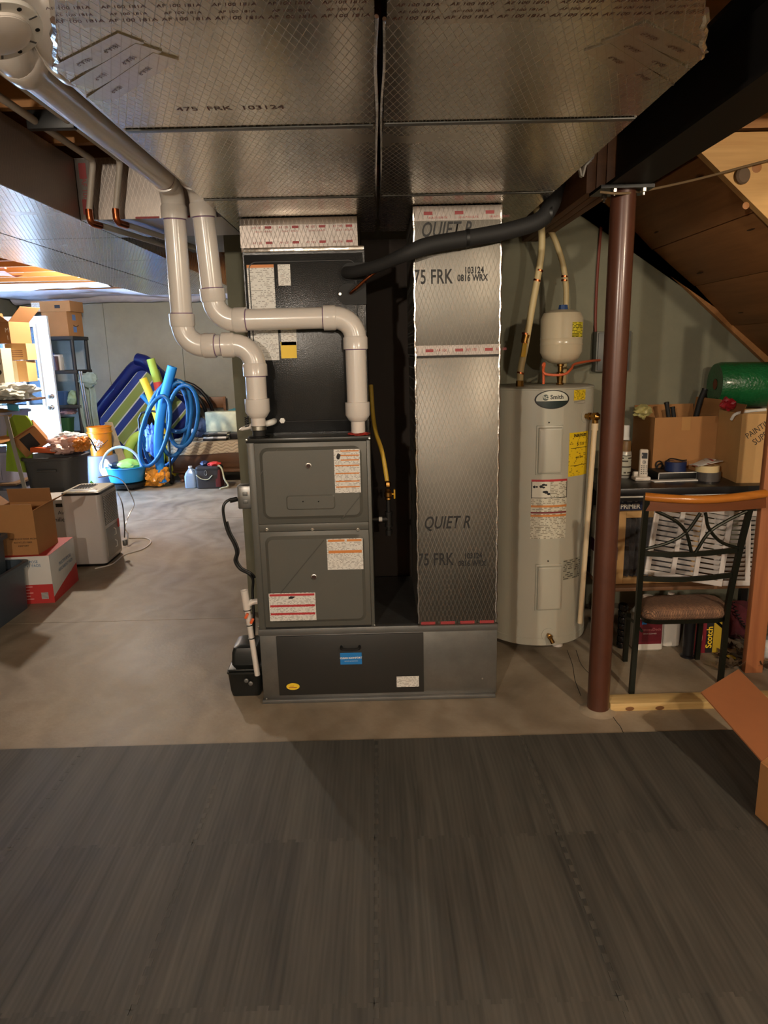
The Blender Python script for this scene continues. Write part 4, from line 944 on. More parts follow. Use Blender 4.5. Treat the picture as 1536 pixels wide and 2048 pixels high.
while x < 3.5:
    z = zlow(x)+.30
    if z < 2.38:
        ob('tread', MB().bb(x-.02, x+run+.01, 3.021, 4.154, z-.026, z, .002), m_tread, st)
        ob('riser', MB().bb(x+run-.02, x+run, 3.021, 4.154, z-rise, z-.027, .002), m_tread, st)
    x += run
# boards under the flight, each set at its own slight angle
for i in range(1, 10):
    a = 1.10+i*.245; an = -math.atan(SL)+(.06 if i % 2 else -.03)
    k = MB(); k.box((a+.12, 3.588, zlow(a+.12)+.05), (.318, 1.13, .018), .002, (0, an, 0)); ub = ob('underside_board', k, m_tread, st)
    for q in range(2): ob('knot', MB().blob((a+.05+.12*q, 3.2+.37*((i*3+q*2) % 3), zlow(a+.05+.12*q)+.037), (.012, .035, .003), .2, 2, 2, i), M('knot_umber', (70, 44, 26), .7), ub)  # dark brown knots of the boards
t = thing('stud_post', 'rough reddish two-by-four post supporting the stairs', 'post', (1.83, 3.2, 0))
xa = U(1492, 1280, y=3.2).x; k = MB(); k.bb(xa, xa+.088, 3.18, 3.218, .0, zlow(xa+.088)-.003, .003); ob('stud', k, wood('stud_wood', (146, 88, 54), (176, 112, 70), 'z', 8, .65), t)
t = thing('floor_lumber', 'short pale two-by-four lying on the floor against the steel post', 'lumber', (1.35, 2.87, 0), 0)
k = MB(); k.bb(1.012, 1.86, 2.842, 2.93, 0, .038, .003); ob('board', k, wood('lumber_pale', (184, 150, 92), (222, 192, 132), 'x', 14, .6), t)
for kx in (1.10, 1.235): ob('knot', MB().blob((kx, 2.8425, .012), (.022, .0015, .011), .1, 2, 2), M('knot_dark', (120, 80, 44), .6), t)

# ================================================================ RIGHT SIDE: BENCH, CHAIR, CLUTTER
m_card = M('cardboard', (166, 118, 70), .8, var=.06, scale=5); m_cardin = M('cardboard_inside', (142, 100, 60), .85, var=.06, scale=5); m_cardl = M('cardboard_light', (196, 156, 102), .8, var=.06, scale=5)
m_ptape = M('packing_tape', (178, 134, 84), .25)
def carton(name, label, loc, size, rz=0, mat=None, flaps=(), tape=True, closed=False, group=None, rx=(0, 0)):
    """corrugated carton: floor, four walls, hinged top flaps (side, outward angle from upright, length)"""
    mat = mat or m_card; t = thing(name, label, 'box', loc, rz, group); t.rotation_euler = (rx[0], rx[1], rz); w, d, h = size; th = .005
    ob('box_floor', MB().bb(-w/2, w/2, -d/2, d/2, 0, th), mat, t, False)
    for nm, b in (('front_wall', (-w/2, w/2, -d/2, -d/2+th)), ('back_wall', (-w/2, w/2, d/2-th, d/2)), ('side_wall', (-w/2, -w/2+th, -d/2+th, d/2-th)), ('side_wall', (w/2-th, w/2, -d/2+th, d/2-th))):
        ob(nm, MB().bb(*b, th, h), mat, t, False)
    if closed:
        ob('top_flap', MB().bb(-w/2, w/2, -d/2, -.001, h, h+.004), mat, t, False); ob('top_flap', MB().bb(-w/2, w/2, .001, d/2, h, h+.004), mat, t, False)
        if tape: ob('tape_strip', MB().bb(-w/2-.001, w/2+.001, -.025, .025, h+.004, h+.0046), m_ptape, t, False)
    for side, ang, ln in flaps:
        a = math.radians(ang)
        k = MB()
        if side in 'fb': k.box((0, 0, ln/2), (w*.98, .004, ln))
        else: k.box((0, 0, ln/2), (.004, d*.98, ln))
        o = ob('top_flap', k, m_cardin if ang < 0 else mat, t, False)
        o.location = {'f': (0, -d/2+.002, h), 'b': (0, d/2-.002, h), 'l': (-w/2+.002, 0, h), 'r': (w/2-.002, 0, h)}[side]
        o.rotation_euler = {'f': (a, 0, 0), 'b': (-a, 0, 0), 'l': (0, -a, 0), 'r': (0, a, 0)}[side]
    return t
def ltext(t, s, size, loc, mat, rot=(PI/2, 0, 0), **kw):
    """lettering in a thing's own coordinates"""
    o = text('lettering', s, size, loc, mat, t, rot=rot, **kw); o.matrix_parent_inverse = Matrix.Identity(4); return o

BZ, BY0, BX0, BX1 = .885, 3.5, 1.16, 2.3
m_bench = M('bench_black', (24, 24, 28), .3); 
t = thing('work_bench', 'black-edged bench along the wall with a lower wooden shelf', 'table', (1.7, 3.8, 0))
ob('bench_top', MB().bb(BX0, BX1, BY0, 4.15, BZ-.04, BZ, .003), m_bench, t)
ob('white_edging', MB().bb(BX0+.02, BX1, BY0+.004, BY0+.02, BZ-.048, BZ-.0405), m_white, t)
ob('apron', MB().bb(BX0+.02, BX1-.02, BY0+.02, BY0+.04, BZ-.072, BZ-.049), m_bench, t)
SZ = .335
ob('lower_shelf', MB().bb(BX0+.03, BX1, BY0+.04, 4.14, SZ-.02, SZ, .002), wood('shelf_brown', (96, 66, 42), (122, 86, 56), 'x', 8), t)
for xx in (BX0+.05, BX1-.05):
    ob('leg', MB().bb(xx-.02, xx+.02, 4.08, 4.12, 0, BZ-.041), m_bench, t)
ob('leg', MB().bb(BX0+.055, BX0+.085, BY0+.03, BY0+.06, 0, BZ-.041), m_bench, t)
p = U(1375, 1313, z=0); k = MB(); k.cyl((p.x, p.y, .012), (p.x, p.y, SZ-.021), .027, .032, 20); k.lathe([(.036, 0), (.036, .008), (.028, .014)], 20, (p.x, p.y, 0)); ob('leg', k, m_bench, t)

B = lambda px, py: U(px, py, z=BZ)
def mid(a, b): return (a+b)/2
# cartons on the bench
a, b = B(1303, 951), B(1428, 946); w = (b-a).length; rz = math.atan2(b.y-a.y, b.x-a.x); h1 = U(1303, 834, x=a.x).z-BZ
nrm = Vector((-math.sin(rz), math.cos(rz), 0)); dep = .27
c1 = carton('tool_carton', 'open cardboard carton of tools on the bench, behind the tape rolls', mid(a, b)+nrm*dep/2, (w, dep, h1), rz, flaps=(('r', 8, .09), ('b', 6, .05)))
ob('tape_strip', MB().bb(-.028, .022, -dep/2-.0008, -dep/2, h1-.075, h1), m_ptape, c1, False)
c1l = mid(a, b)+nrm*dep/2
def stick(name, label, pts, r, mat, cat, tip=None):
    t = thing(name, label, cat, pts[0]); ob('grip', MB().tube(smooth(pts, 4), r, 12), mat, t)
    if tip: ob('end_cap', MB().tube([pts[-1]-(pts[-1]-pts[-2])*.08, pts[-1]+(pts[-1]-pts[-2])*.02], r*1.12, 12), tip, t)
    return t
yy = c1l.y
stick('hand_tool', 'hand tool with an open-ended black rubber grip in the tool carton', [U(1341, 870, y=yy-.02)-Vector((0, 0, .06)), U(1338, 840, y=yy-.02), U(1333, 805, y=yy-.02)], .0125, m_rub, 'tool', m_black)
stick('hand_tool', 'shorter black hand tool beside the open-ended one in the carton', [U(1351, 870, y=yy+.01)-Vector((0, 0, .05)), U(1348, 840, y=yy+.01), U(1345, 814, y=yy+.01)], .0125, m_rub, 'tool', m_black)
stick('trowel', 'trowel with a long slanting black grip rising from the right of the tool carton', [U(1388, 850, y=yy+.02)-Vector((.01, 0, .05)), U(1394, 825, y=yy+.02), U(1401, 800, y=yy+.02), U(1410, 778, y=yy+.02)], .0155, m_rub, 'tool', m_black)
k = MB(); c = U(1285, 822, y=yy-.03); k.blob(c, (.05, .03, .035), .6, 2.5, 3, 4); solo('crumpled_wrapper', k, M('wrapper_yellow', (190, 182, 120), .35, var=.4, scale=20), 'crumpled yellow and white wrapper in the tool carton', 'wrapper')
a, b = B(1472, 966), B(1472, 966)+Vector((.36, -.03, 0)); rz = math.atan2(b.y-a.y, b.x-a.x); w = .36; dep = .3
nrm = Vector((-math.sin(rz), math.cos(rz), 0)); h2 = U(1472, 826, x=a.x).z-BZ
c2l = mid(a, b)+nrm*dep/2
c2 = carton('paint_carton', 'cardboard carton hand-lettered for painting supplies on the bench', c2l, (w, dep, h2), rz, mat=m_cardl, flaps=(('l', -20, .05),))
ltext(c2, 'PAINTING', .044, (-.085, -dep/2-.001, h2*.80), m_blackink, rot=(PI/2, -.62, 0), sx=.8); ltext(c2, 'SUPPLIES', .046, (-.055, -dep/2-.001, h2*.70), m_blackink, rot=(PI/2, -.66, 0), sx=.8)
k = MB(); k.blob(U(1455, 808, y=c2l.y-.05), (.035, .03, .03), .6, 2.5, 3, 9); solo('red_packet', k, M('packet_red', (150, 30, 40), .4), 'crumpled red packet poking out of the paint carton', 'packet')
k = MB(); p = U(1475, 828, y=c2l.y-.1); k.tube(smooth([p+Vector((-.02, .02, -.03)), p+Vector((-.01, 0, .0)), p+Vector((.05, 0, .012)), p+Vector((.14, -.01, .02))], 5), .008, 8); solo('white_cable', k, m_white, 'white cable loop over the rim of the paint carton', 'cable')
# roll of green bubble wrap lying across the cartons
p = U(1455, 768, y=4.0); rr0 = .125; zc_ = BZ+h2+rr0+.004
m_green = M('bubble_green', (28, 96, 52), .25, coat=.5, var=.15, scale=30, bump=2.5, bscale=70)
t = thing('bubble_wrap_roll', 'green roll of bubble wrap lying on top of the paint carton', 'roll', (p.x+.25, 4.02, zc_-rr0))
k = MB(); x0_ = p.x-.06; pr = [(.032, 0), (rr0*.93, -.004), (rr0, .02), (rr0*1.01, .18), (rr0, .33), (rr0*.9, .35), (.032, .35)]
k.lathe(pr, 40, (x0_, 4.02, zc_), (1, -.08, -.02)); ob('wrap_layers', k, m_green, t)
ob('core', MB().lathe([(.031, -.002), (.028, -.002), (.028, .35), (.031, .35)], 24, (x0_, 4.02, zc_), (1, -.08, -.02)), M('core_brown', (120, 70, 44), .8), t)
# spray cans, phone, tapes
def can(name, label, base, r, h, body, capm, lab):
    t = thing(name, label, 'spray can', base); x, y, z = base
    ob('can_body', MB().lathe([(r*.94, 0), (r, .004), (r, h*.68), (r*.9, h*.72)], 28, base), body, t)
    ob('cap', MB().lathe([(r*.88, h*.72), (r*.88, h*.97), (r*.8, h), (0, h)], 28, base), capm, t)
    k = MB(); k.grid(lambda u, v: Vector((x+(r+.0008)*math.sin(-1.4+2.8*u), y-(r+.0008)*math.cos(-1.4+2.8*u), z+h*(.06+.56*v))), 14, 2); ob('paper_label', k, lab, t)
    return t
m_silver = M('can_silver', (190, 188, 178), .35, .3)
t = can('spray_can', 'silver spray paint can with a tan cap beside the cordless phone', B(1253, 957)+Vector((.0, .04, 0)), .033, .205, m_silver, M('cap_tan', (126, 96, 58), .45), paper('can_print', (192, 192, 176), (70, 66, 58), .016, .5))
can('primer_can', 'taller white spray can standing behind the silver one', B(1250, 935)+Vector((.01, .06, 0)), .033, .25, m_white, m_white, M('can_navy', (40, 40, 76), .4))
m_phone = M('phone_white', (226, 218, 206), .35)
p = B(1287, 962); ph_ = thing('cordless_phone', 'white cordless phone standing in its charger on the bench edge', 'phone', (p.x, p.y+.02, BZ))
R_ = Matrix.Translation((p.x, p.y+.02, BZ)) @ Euler((-.20, .08, .05)).to_matrix().to_4x4()
k = MB(); k.T = R_; k.box((0, -.004, .092), (.047, .02, .155), .008, None, 3); hs = ob('handset', k, m_phone, ph_)
k = MB(); k.T = R_; k.box((0, -.0148, .133), (.032, .002, .032), .0008); ob('screen', k, M('lcd_grey', (70, 74, 82), .2), hs)
k = MB(); k.T = R_; k.lathe([(.010, 0), (.009, .002), (0, .0025)], 18, (0, -.0142, .098), (0, -1, 0)); ob('navigation_key', k, m_galv, hs)
for r_ in range(5):
    for c_ in range(3):
        k = MB(); k.T = R_; k.box((-.013+.013*c_, -.0145, .078-.0105*r_), (.007, .0016, .005), .0006); ob('key', k, M('key_grey', (96, 94, 90), .5), hs)
k = MB(); k.box((p.x-.004, p.y+.03, BZ+.011), (.085, .07, .022), .007); k.box((p.x-.004, p.y+.045, BZ+.03), (.08, .03, .034), .01); ob('charger', k, m_phone, ph_)
def taperoll(name, label, c, r, h, mat, core=None):
    t = thing(name, label, 'tape', c); ob('tape_layers', MB().lathe([(r*.58, 0), (r, 0), (r, h), (r*.58, h), (r*.58, 0)], 36, c), mat, t)
    ob('core', MB().lathe([(r*.57, .0), (r*.53, 0), (r*.53, h), (r*.57, h), (r*.57, 0)], 28, c), core or m_cardin, t); return t
pb = B(1352, 962)
tray = thing('document_tray', 'shallow black tray with white edges under the blue tape', 'tray', (pb.x+.02, pb.y+.11, BZ))
ob('tray_body', MB().box((pb.x+.02, pb.y+.11, BZ+.022), (.21, .16, .04), .002), m_black, tray)
k = MB(); f0 = pb.y+.11-.0805
for s in ((-.105+.12, .0, .21, .004),):
    k.bb(pb.x-.085, pb.x+.125, f0-.001, f0, BZ+.038, BZ+.042); k.bb(pb.x-.085, pb.x+.125, f0-.001, f0, BZ+.002, BZ+.005); k.bb(pb.x-.085, pb.x-.081, f0-.001, f0, BZ+.002, BZ+.042); k.bb(pb.x+.121, pb.x+.125, f0-.001, f0, BZ+.002, BZ+.042)
ob('white_edge', k, m_white, tray)
k = MB(); k.box((pb.x-.01, pb.y+.0, BZ+.004), (.24, .05, .006), .001, (0, 0, .06)); solo('folded_papers', k, m_white, 'flat white folded papers in front of the black tray', 'papers')
taperoll('painters_tape', 'roll of dark blue painters tape on the black tray', Vector((pb.x+.03, pb.y+.09, BZ+.0425)), .056, .05, M('tape_blue', (24, 40, 84), .5))
k = MB(); q = Vector((pb.x+.02, pb.y+.07, BZ+.098)); k.tube(smooth([q+Vector((-.05, 0, .0)), q+Vector((-.02, .01, .012)), q+Vector((.03, -.01, .004)), q+Vector((.06, .0, .003))], 5), .0035, 6); solo('wire_scrap', k, m_black, 'short scrap of black wire lying on the blue tape roll', 'wire')
k = MB(); 
for s in (0, .03): k.tube([U(1318+s*100, 930, y=pb.y+.17)+Vector((.018*math.cos(i/12*2*PI), 0, .022*math.sin(i/12*2*PI)-s*.5)) for i in range(12)], .004, 6, True)
sc = solo('scissors', k, m_black, 'scissors with dark loop grips leaning behind the blue tape', 'scissors')
pd = B(1427, 964)
taperoll('duct_tape', 'roll of grey duct tape on the bench edge', Vector((pd.x, pd.y+.06, BZ)), .06, .048, M('tape_grey', (84, 80, 78), .3, .2))
taperoll('masking_tape', 'roll of cream masking tape stacked on the grey duct tape', Vector((pd.x-.01, pd.y+.06, BZ+.0485)), .06, .034, M('tape_cream', (212, 190, 142), .6))
k = MB(); c = Vector((pd.x-.025, pd.y+.05, BZ+.096)); k.box(c, (.16, .07, .003), .0005, (0, -.12, .25)); k.box(c+Vector((-.02, -.02, .008)), (.11, .06, .004), .0005, (0, -.2, .5)); 
sl = solo('blister_cards', k, paper('card_print', (196, 190, 182), (150, 60, 56), .014, .45), 'loose printed packaging cards lying on the masking tape', 'packaging')

# cartons and grilles on the lower shelf
k0 = U(1256, 1035, y=3.6)
t = carton('primer_carton', 'navy blue primer carton with white lettering standing on top of the air filter', (1.38, 3.70, SZ+.408), (.22, .17, .115), 0, M('primer_navy', (26, 34, 66), .5), closed=True, tape=False)
ltext(t, '1·2·3', .055, (-.05, -.0862, .065), m_white, bold=.002, sx=.9); ltext(t, 'PRIMER', .036, (-.045, -.0862, .022), m_white, bold=.001, sx=.9); ltext(t, 'Bulls Eye', .016, (-.05, -.0862, .098), m_galv)
bp0 = U(1243, 1130, y=3.56)
t = thing('purple_white_box', 'upright white carton with a purple band at the end of the lower shelf', 'box', (1.235, 3.66, SZ))
xa, xb = 1.192, 1.262
k = MB(); k.bb(xa, xb, 3.565, 3.8, SZ, SZ+.40, .003); ob('carton', k, m_white, t)
ob('purple_band', MB().bb(xa-.001, xb+.001, 3.564, 3.801, SZ+.15, SZ+.22), M('purple', (84, 30, 60), .5), t); ob('hand_hole', MB().lathe([(.016, 0), (.016, .001), (0, .0011)], 16, (xa+.035, 3.565, SZ+.355), (0, -1, 0)), m_dark, t)
decal('bar_code', xa+.03, xb-.012, SZ+.24, SZ+.275, 3.5645, paper('barcode', (210, 208, 204), (40, 40, 40), .003, .6), t)
t = thing('air_filter', 'pleated grey air filter in a cardboard frame leaning on the lower shelf', 'air filter', (1.45, 3.66, SZ))
m_filt = M('filter_grey', (92, 90, 92), .95, var=.3, scale=30)
fx0_, fx1_, fz0, fz1 = 1.272, 1.72, SZ+.002, SZ+.406
for b in ((fx0_, fx0_+.04, fz0, fz1), (fx1_-.04, fx1_, fz0, fz1), (fx0_+.04, fx1_-.04, fz0, fz0+.035), (fx0_+.04, fx1_-.04, fz1-.035, fz1)): ob('frame_side', MB().bb(b[0], b[1], 3.60, 3.65, b[2], b[3], .002), m_cardl, t)
k = MB(); n = 26; pts = []
for i in range(n+1): pts.append((fx0_+.04+(fx1_-fx0_-.08)*i/n, 3.612+(.028 if i % 2 else 0)))
k.ring_loft([[(p[0], p[1], fz0+.035) for p in pts], [(p[0], p[1], fz1-.035) for p in pts]], False, False, False); ob('pleats', k, m_filt, t)
m_lv = M('grille_white', (206, 200, 196), .4)
def grille(label, c, w, h, rot, ncol, nrow):
    t = thing('return_grille', label, 'vent grille', c, group='spare return-air grilles'); Rm = Matrix.Translation(c) @ Euler(rot).to_matrix().to_4x4()
    fwd = .028
    for (x0_, x1_, z0_, z1_) in ((-w/2, w/2, 0, fwd), (-w/2, w/2, h-fwd, h), (-w/2, -w/2+fwd, fwd, h-fwd), (w/2-fwd, w/2, fwd, h-fwd)):
        k = MB(); k.T = Rm; k.bb(x0_, x1_, -.006, .006, z0_, z1_, .002); ob('frame_side', k, m_lv, t)
    cw_ = (w-2*fwd)/ncol
    for i in range(1, ncol):
        k = MB(); k.T = Rm; k.bb(-w/2+fwd+cw_*i-.012, -w/2+fwd+cw_*i+.012, -.007, .004, fwd, h-fwd); ob('mullion', k, m_lv, t)
    for r_ in range(nrow):
        zc2 = fwd+(h-2*fwd)*(r_+.5)/nrow
        k = MB(); k.T = Rm; k.box((0, .004, zc2), (w-2*fwd, .026, .0016), 0, (-.75, 0, 0)); ob('louver', k, m_lv, t)
    return t
grille('white louvred grille leaning behind the chair back', (1.575, 3.46, SZ+.062), .42, .40, (-.20, .19, .0), 3, 13)
grille('white louvred grille standing beside the wooden stud', (1.95, 3.52, SZ+.003), .34, .40, (-.12, -.03, -.15), 2, 14)

# floor under the bench
m_jug = M('jug_white', (206, 200, 190), .4)
def jug(name, label, base, w, d, h, lab=None):
    t = thing(name, label, 'jug', base); x, y, z = base
    k = MB(); k.ring_loft([[(x+p[0], y+p[1], z+zz_) for p in rrect(-w/2+e, w/2-e, -d/2+e, d/2-e, min(w, d)*.22)] for zz_, e in ((0, .008), (.008, 0), (h*.66, 0), (h*.8, w*.14), (h*.9, w*.33))]); ob('bottle', k, m_jug, t)
    ob('cap', MB().lathe([(w*.17, h*.9), (w*.17, h), (0, h)], 18, base), m_jug, t)
    k = MB(); k.tube(smooth([Vector((x+w*.15, y, h*.86)), Vector((x+w*.42, y, h*.88)), Vector((x+w*.49, y, h*.7)), Vector((x+w*.47, y, h*.5))], 4), .011, 8); ob('carry_handle', k, m_jug, t)
    if lab:
        o = ob('label', MB().bb(x-w*.40, x+w*.40, y-d/2-.001, y-d/2+.001, h*.14, h*.62), lab, t)
        text('lettering', 'RestoreDeck', .022, (x, y-d/2-.0014, h*.42), M('lettering_rose', (196, 120, 120), .5), t); text('lettering', 'DECK CLEANER', .010, (x, y-d/2-.0014, h*.34), m_white, t); decal('label_emblem', x-.045, x-.02, h*.52, h*.6, y-d/2-.001, m_blue, t)
    return t
p = U(1298, 1303, z=0); jug('deck_cleaner_jug', 'white jug of deck cleaner with a dark red label under the bench', Vector((p.x, p.y+.06, 0)), .16, .11, .295, M('label_wine', (112, 26, 40), .5))
p = U(1344, 1296, z=0); jug('plain_jug', 'plain white unlabelled jug under the bench', Vector((p.x, p.y+.06, 0)), .10, .10, .295)
p = U(1413, 1306, z=0); t = thing('tape_carton', 'dark red and black carton with yellow lettering beside the bench leg', 'box', Vector((p.x, p.y+.05, 0)))
x, y = p.x, p.y+.05; hh_ = .26
ob('carton', MB().bb(x-.075, x+.07, y-.05, y+.05, 0, hh_, .002), M('carton_wine', (120, 26, 42), .5), t); ob('black_panel', MB().bb(x-.01, x+.028, y-.051, y-.0495, 0.002, hh_-.01), m_blackink, t); ob('yellow_panel', MB().bb(x+.028, x+.07, y-.051, y-.0495, .002, hh_-.002), M('panel_yellow', (180, 150, 40), .5), t)
text('lettering', 'Scotch', .045, (x+.008, y-.0518, .09), m_yellow, t, rot=(PI/2, -PI/2, 0), bold=.001); k = MB(); k.blob((x-.042, y-.051, .09), (.014, .001, .03), .2, 3, 2); ob('printed_hand', k, M('print_pink', (176, 120, 112), .6), t)
p = U(1246, 1299, z=0); k = MB(); 
for i in range(7): k.lathe([(.022, 0), (.026, .006), (.026, .028), (.022, .034)], 14, (p.x, p.y+.03, .001+.036*i))
solo('black_canister', k, M('canister_gloss', (16, 16, 20), .12), 'glossy black ribbed canister on the floor behind the steel post', 'canister')

# ================================================================ DINING CHAIR
m_iron2 = M('chair_iron', (34, 36, 28), .4, .6); m_crest = wood('crest_wood', (148, 86, 28), (188, 118, 46), 'x', 7, .22)
yb = lambda py: 2.94+(py-985)/245*.10
ch = thing('dining_chair', 'dark metal dining chair with a curved wooden top rail and woven seat', 'chair', (1.4, 3.1, 0))
cp_ = lambda px, py, bow=0: U(px, py, y=yb(py)-bow)
def bar(name, pts, r, par=ch, mat=m_iron2, n=8): return ob(name, MB().tube(smooth(pts, 6), r, n), mat, par)
FLl, FLr = U(1264, 1389, z=0), U(1442, 1370, z=0)
def leg(pts, name='back_post'):
    k = MB(); path = smooth(pts, 6); rings = [[p+Vector(o) for o in ((-.0115, -.010, 0), (.0115, -.010, 0), (.0115, .010, 0), (-.0115, .010, 0))] for p in path]; k.ring_loft(rings); return ob(name, k, m_iron2, ch)
leg([FLl+Vector((0, .01, 0)), cp_(1271, 1280), cp_(1276, 1215), cp_(1284, 1100), cp_(1294, 990)]); leg([FLr+Vector((0, .01, 0)), cp_(1449, 1280), cp_(1456, 1210), cp_(1477, 1110), cp_(1503, 1005)])
bow = .045
for py, a, b in ((1107, 1287, 1474), (1157, 1283, 1463)):
    k = MB(); rings = []
    for i in range(13):
        s = i/12; q = cp_(a+(b-a)*s, py-.04*(b-a)*s+5*math.sin(PI*s), bow*math.sin(PI*s)*.7); rings.append([q+Vector(o) for o in ((0, -.007, -.011), (0, .007, -.011), (0, .007, .011), (0, -.007, .011))])
    k.ring_loft(rings); ob('cross_rail', k, m_iron2, ch)
bw = lambda px: bow*.7*math.sin(PI*max(0, min(1, (px-1290)/190)))
for pts in ([(1312, 1022), (1351, 1042), (1372, 1065), (1383, 1104)], [(1290, 1098), (1335, 1086), (1372, 1065), (1401, 1026)], [(1411, 1026), (1418, 1057), (1442, 1084), (1476, 1096)], [(1391, 1105), (1418, 1065), (1457, 1040), (1496, 1021)]):
    bar('lattice_arc', [cp_(px, py, bw(px)) for px, py in pts], .0075)
k = MB(); k2 = []; rings = []
for i in range(17):
    s = i/16; px = 1290+(1530-1290)*s; sag = math.sin(PI*s); yq = 2.945-bow*1.1*sag
    q = U(px, 993+9*sag-6*s, y=yq); k2.append(q)
    w_ = U(px, 1021+5*sag-6*s, y=yq+.008); t_ = U(px, 1000+8*sag-6*s, y=yq+.008)
    rings.append([w_+Vector((0, -.009, 0)), w_+Vector((0, .009, 0)), t_+Vector((0, .009, .004)), t_+Vector((0, -.009, .004))])
k.ring_loft(rings); ob('back_board', k, wood('crest_shaded', (92, 50, 26), (112, 64, 34), 'x', 7, .35), ch, angle=50)  # shade under the rolled rail is put into the darker wood tones
k = MB(); k.tube(k2, .0185, 14); ob('top_rail', k, m_crest, ch, angle=60)
sb = U(1362, 1238, y=3.07); sx0_, sx1_ = U(1279, 1230, y=3.07).x, U(1456, 1222, y=3.07).x
sc_ = (sx0_+sx1_)/2; sw_ = (sx1_-sx0_)/2; SH = sb.z+.012
def seat_ring(z, e): return [(sc_+p[0]+(p[1]+.17)*.28, 3.20+p[1], z-(p[1]+.17)*.17) for p in rrect(-sw_+e, sw_-e, -.17+e, .17-e, .08, 6)]
ob('seat_pan', MB().ring_loft([seat_ring(SH-.022, .008), seat_ring(SH, .004)]), m_iron2, ch)
m_w, nt, b_ = _nodes('seat_weave'); tc = N(nt, 'ShaderNodeTexCoord'); ck = N(nt, 'ShaderNodeTexBrick', Scale=46.0); ck.inputs['Color1'].default_value = (*lin(150, 112, 84), 1); ck.inputs['Color2'].default_value = (*lin(112, 84, 66), 1); ck.inputs['Mortar'].default_value = (*lin(56, 40, 32), 1); ck.inputs['Mortar Size'].default_value = .03
mpx = N(nt, 'ShaderNodeMapping'); mpx.inputs['Rotation'].default_value = (0, 0, .78); L(nt, tc.outputs['Object'], mpx.inputs[0]); L(nt, mpx.outputs[0], ck.inputs['Vector']); L(nt, ck.outputs[0], b_.inputs['Base Color']); b_.inputs['Roughness'].default_value = .9
ob('seat_cushion', MB().ring_loft([seat_ring(SH, .006), seat_ring(SH+.02, -.004), seat_ring(SH+.045, .002), seat_ring(SH+.062, .03), seat_ring(SH+.066, .07)]), m_w, ch, angle=60)
for sx_ in (sx0_+.05, sx1_+.01): leg([Vector((sx_, 3.355, 0)), Vector((sx_, 3.345, SH-.085))], 'front_leg')
for sx_ in (sx0_+.012, sx1_-.012): bar('side_stretcher', [Vector((sx_, 3.06, SH*.82)), Vector((sx_+.01, 3.2, SH*.80)), Vector((sx_+.025, 3.34, SH*.7))], .007)

# ================================================================ NEAR RIGHT: carton flap, litter
ca = U(1402, 1384, z=.22); cb = U(1478, 1337, z=.30); 
t = thing('open_carton', 'brown cardboard carton with its flap folded out over the mat corner', 'box', (1.72, 2.36, 0))
P1, P2 = U(1402, 1384, z=.30), U(1477, 1338, z=.30); P4 = U(1524, 1522, z=.22); P3 = P2+(P4-P1)
n_ = (P2-P1).cross(P4-P1).normalized()*.005
k = MB(); k.ring_loft([[P1, P2, P3, P4], [P1+n_, P2+n_, P3+n_, P4+n_]]); ob('top_flap', k, M('cardboard_warm', (150, 94, 56), .8, var=.05, scale=4), t)
e1 = (P3-P4); e1.z = 0
out = (P4-P1); out.z = 0; out.normalize(); ln = e1.length; e1n = e1.normalized()
for a, b in ((P4, P3), (P4+out*.4, P3+out*.4), (P4, P4+out*.4), (P3, P3+out*.4)):
    d = (b-a).normalized(); nn = Vector((-d.y, d.x, 0))*.004
    zt_ = .215; k = MB(); A = [Vector((q.x, q.y, .014)) for q in (a-nn, b-nn, b+nn, a+nn)]; k.ring_loft([A, [Vector((q.x, q.y, zt_)) for q in A]]); ob('side_wall', k, m_card, t)
lit = [U(1500, 1330, z=0), ]
m_leaf = M('leaf_brown', (104, 84, 60), .85, var=.3, scale=14)
random.seed(11)
for i in range(26):
    px, py = random.uniform(1440, 1535), random.uniform(1272, 1345); p = U(px, py, z=.004); s = random.uniform(.018, .035); a = random.uniform(0, 6.28)
    k = MB(); k.T = Matrix.Translation((p.x, p.y, .006+random.uniform(.0, .03))) @ Euler((random.uniform(-.5, .5), random.uniform(-.5, .5), a)).to_matrix().to_4x4()
    pts = [(s*1.5*math.cos(t_)*(1+.3*math.sin(5*t_)), s*math.sin(t_)*(1+.3*math.sin(5*t_))) for t_ in [2*PI*q/15 for q in range(15)]]
    k.ring_loft([[(x_, y_, 1.2*(x_*x_+y_*y_)/s*.3) for x_, y_ in pts], [(x_, y_, 1.2*(x_*x_+y_*y_)/s*.3+.0012) for x_, y_ in pts]])
    solo('dry_leaf', k, m_leaf, 'curled dry brown leaf on the floor by the wooden stud', 'leaf', 'dry leaves by the stud')
p = U(1512, 1318, z=0); k = MB(); k.T = Matrix.Translation((p.x, p.y, .035)) @ Euler((1.35, 0, .7)).to_matrix().to_4x4(); k.lathe([(.030, -.05), (.034, .0), (.037, .05), (.034, .05), (.031, 0), (.027, -.05)], 24)
tt = solo('paper_cup', k, M('cup_pink', (196, 160, 148), .6), 'white paper cup lying among the dry leaves', 'cup')
p = U(1536, 1322, z=0); k = MB(); k.blob((p.x+.05, p.y+.03, .055), (.10, .09, .06), .35, 2.2, 3, 5, -.9); solo('plastic_bag', k, M('bag_white', (206, 208, 208), .35), 'crumpled white plastic bag on the floor by the cup', 'bag')
p = U(1462, 1318, z=0); k = MB(); k.box((p.x, p.y, .012), (.05, .03, .012), .003, (.2, .3, .5)); solo('yellow_scrap', k, M('scrap_yellow', (186, 150, 44), .6), 'small yellow plastic scrap on the floor near the chair leg', 'scrap')
p = U(1462, 1262, y=3.6); k = MB(); k.blob((p.x+.03, 3.62, .10), (.13, .10, .1), .3, 2, 3, 8, -.95); solo('wine_cloth', k, M('cloth_wine', (74, 22, 30), .95, var=.2, scale=12), 'dark red cloth heap under the bench beside the wooden stud', 'cloth')
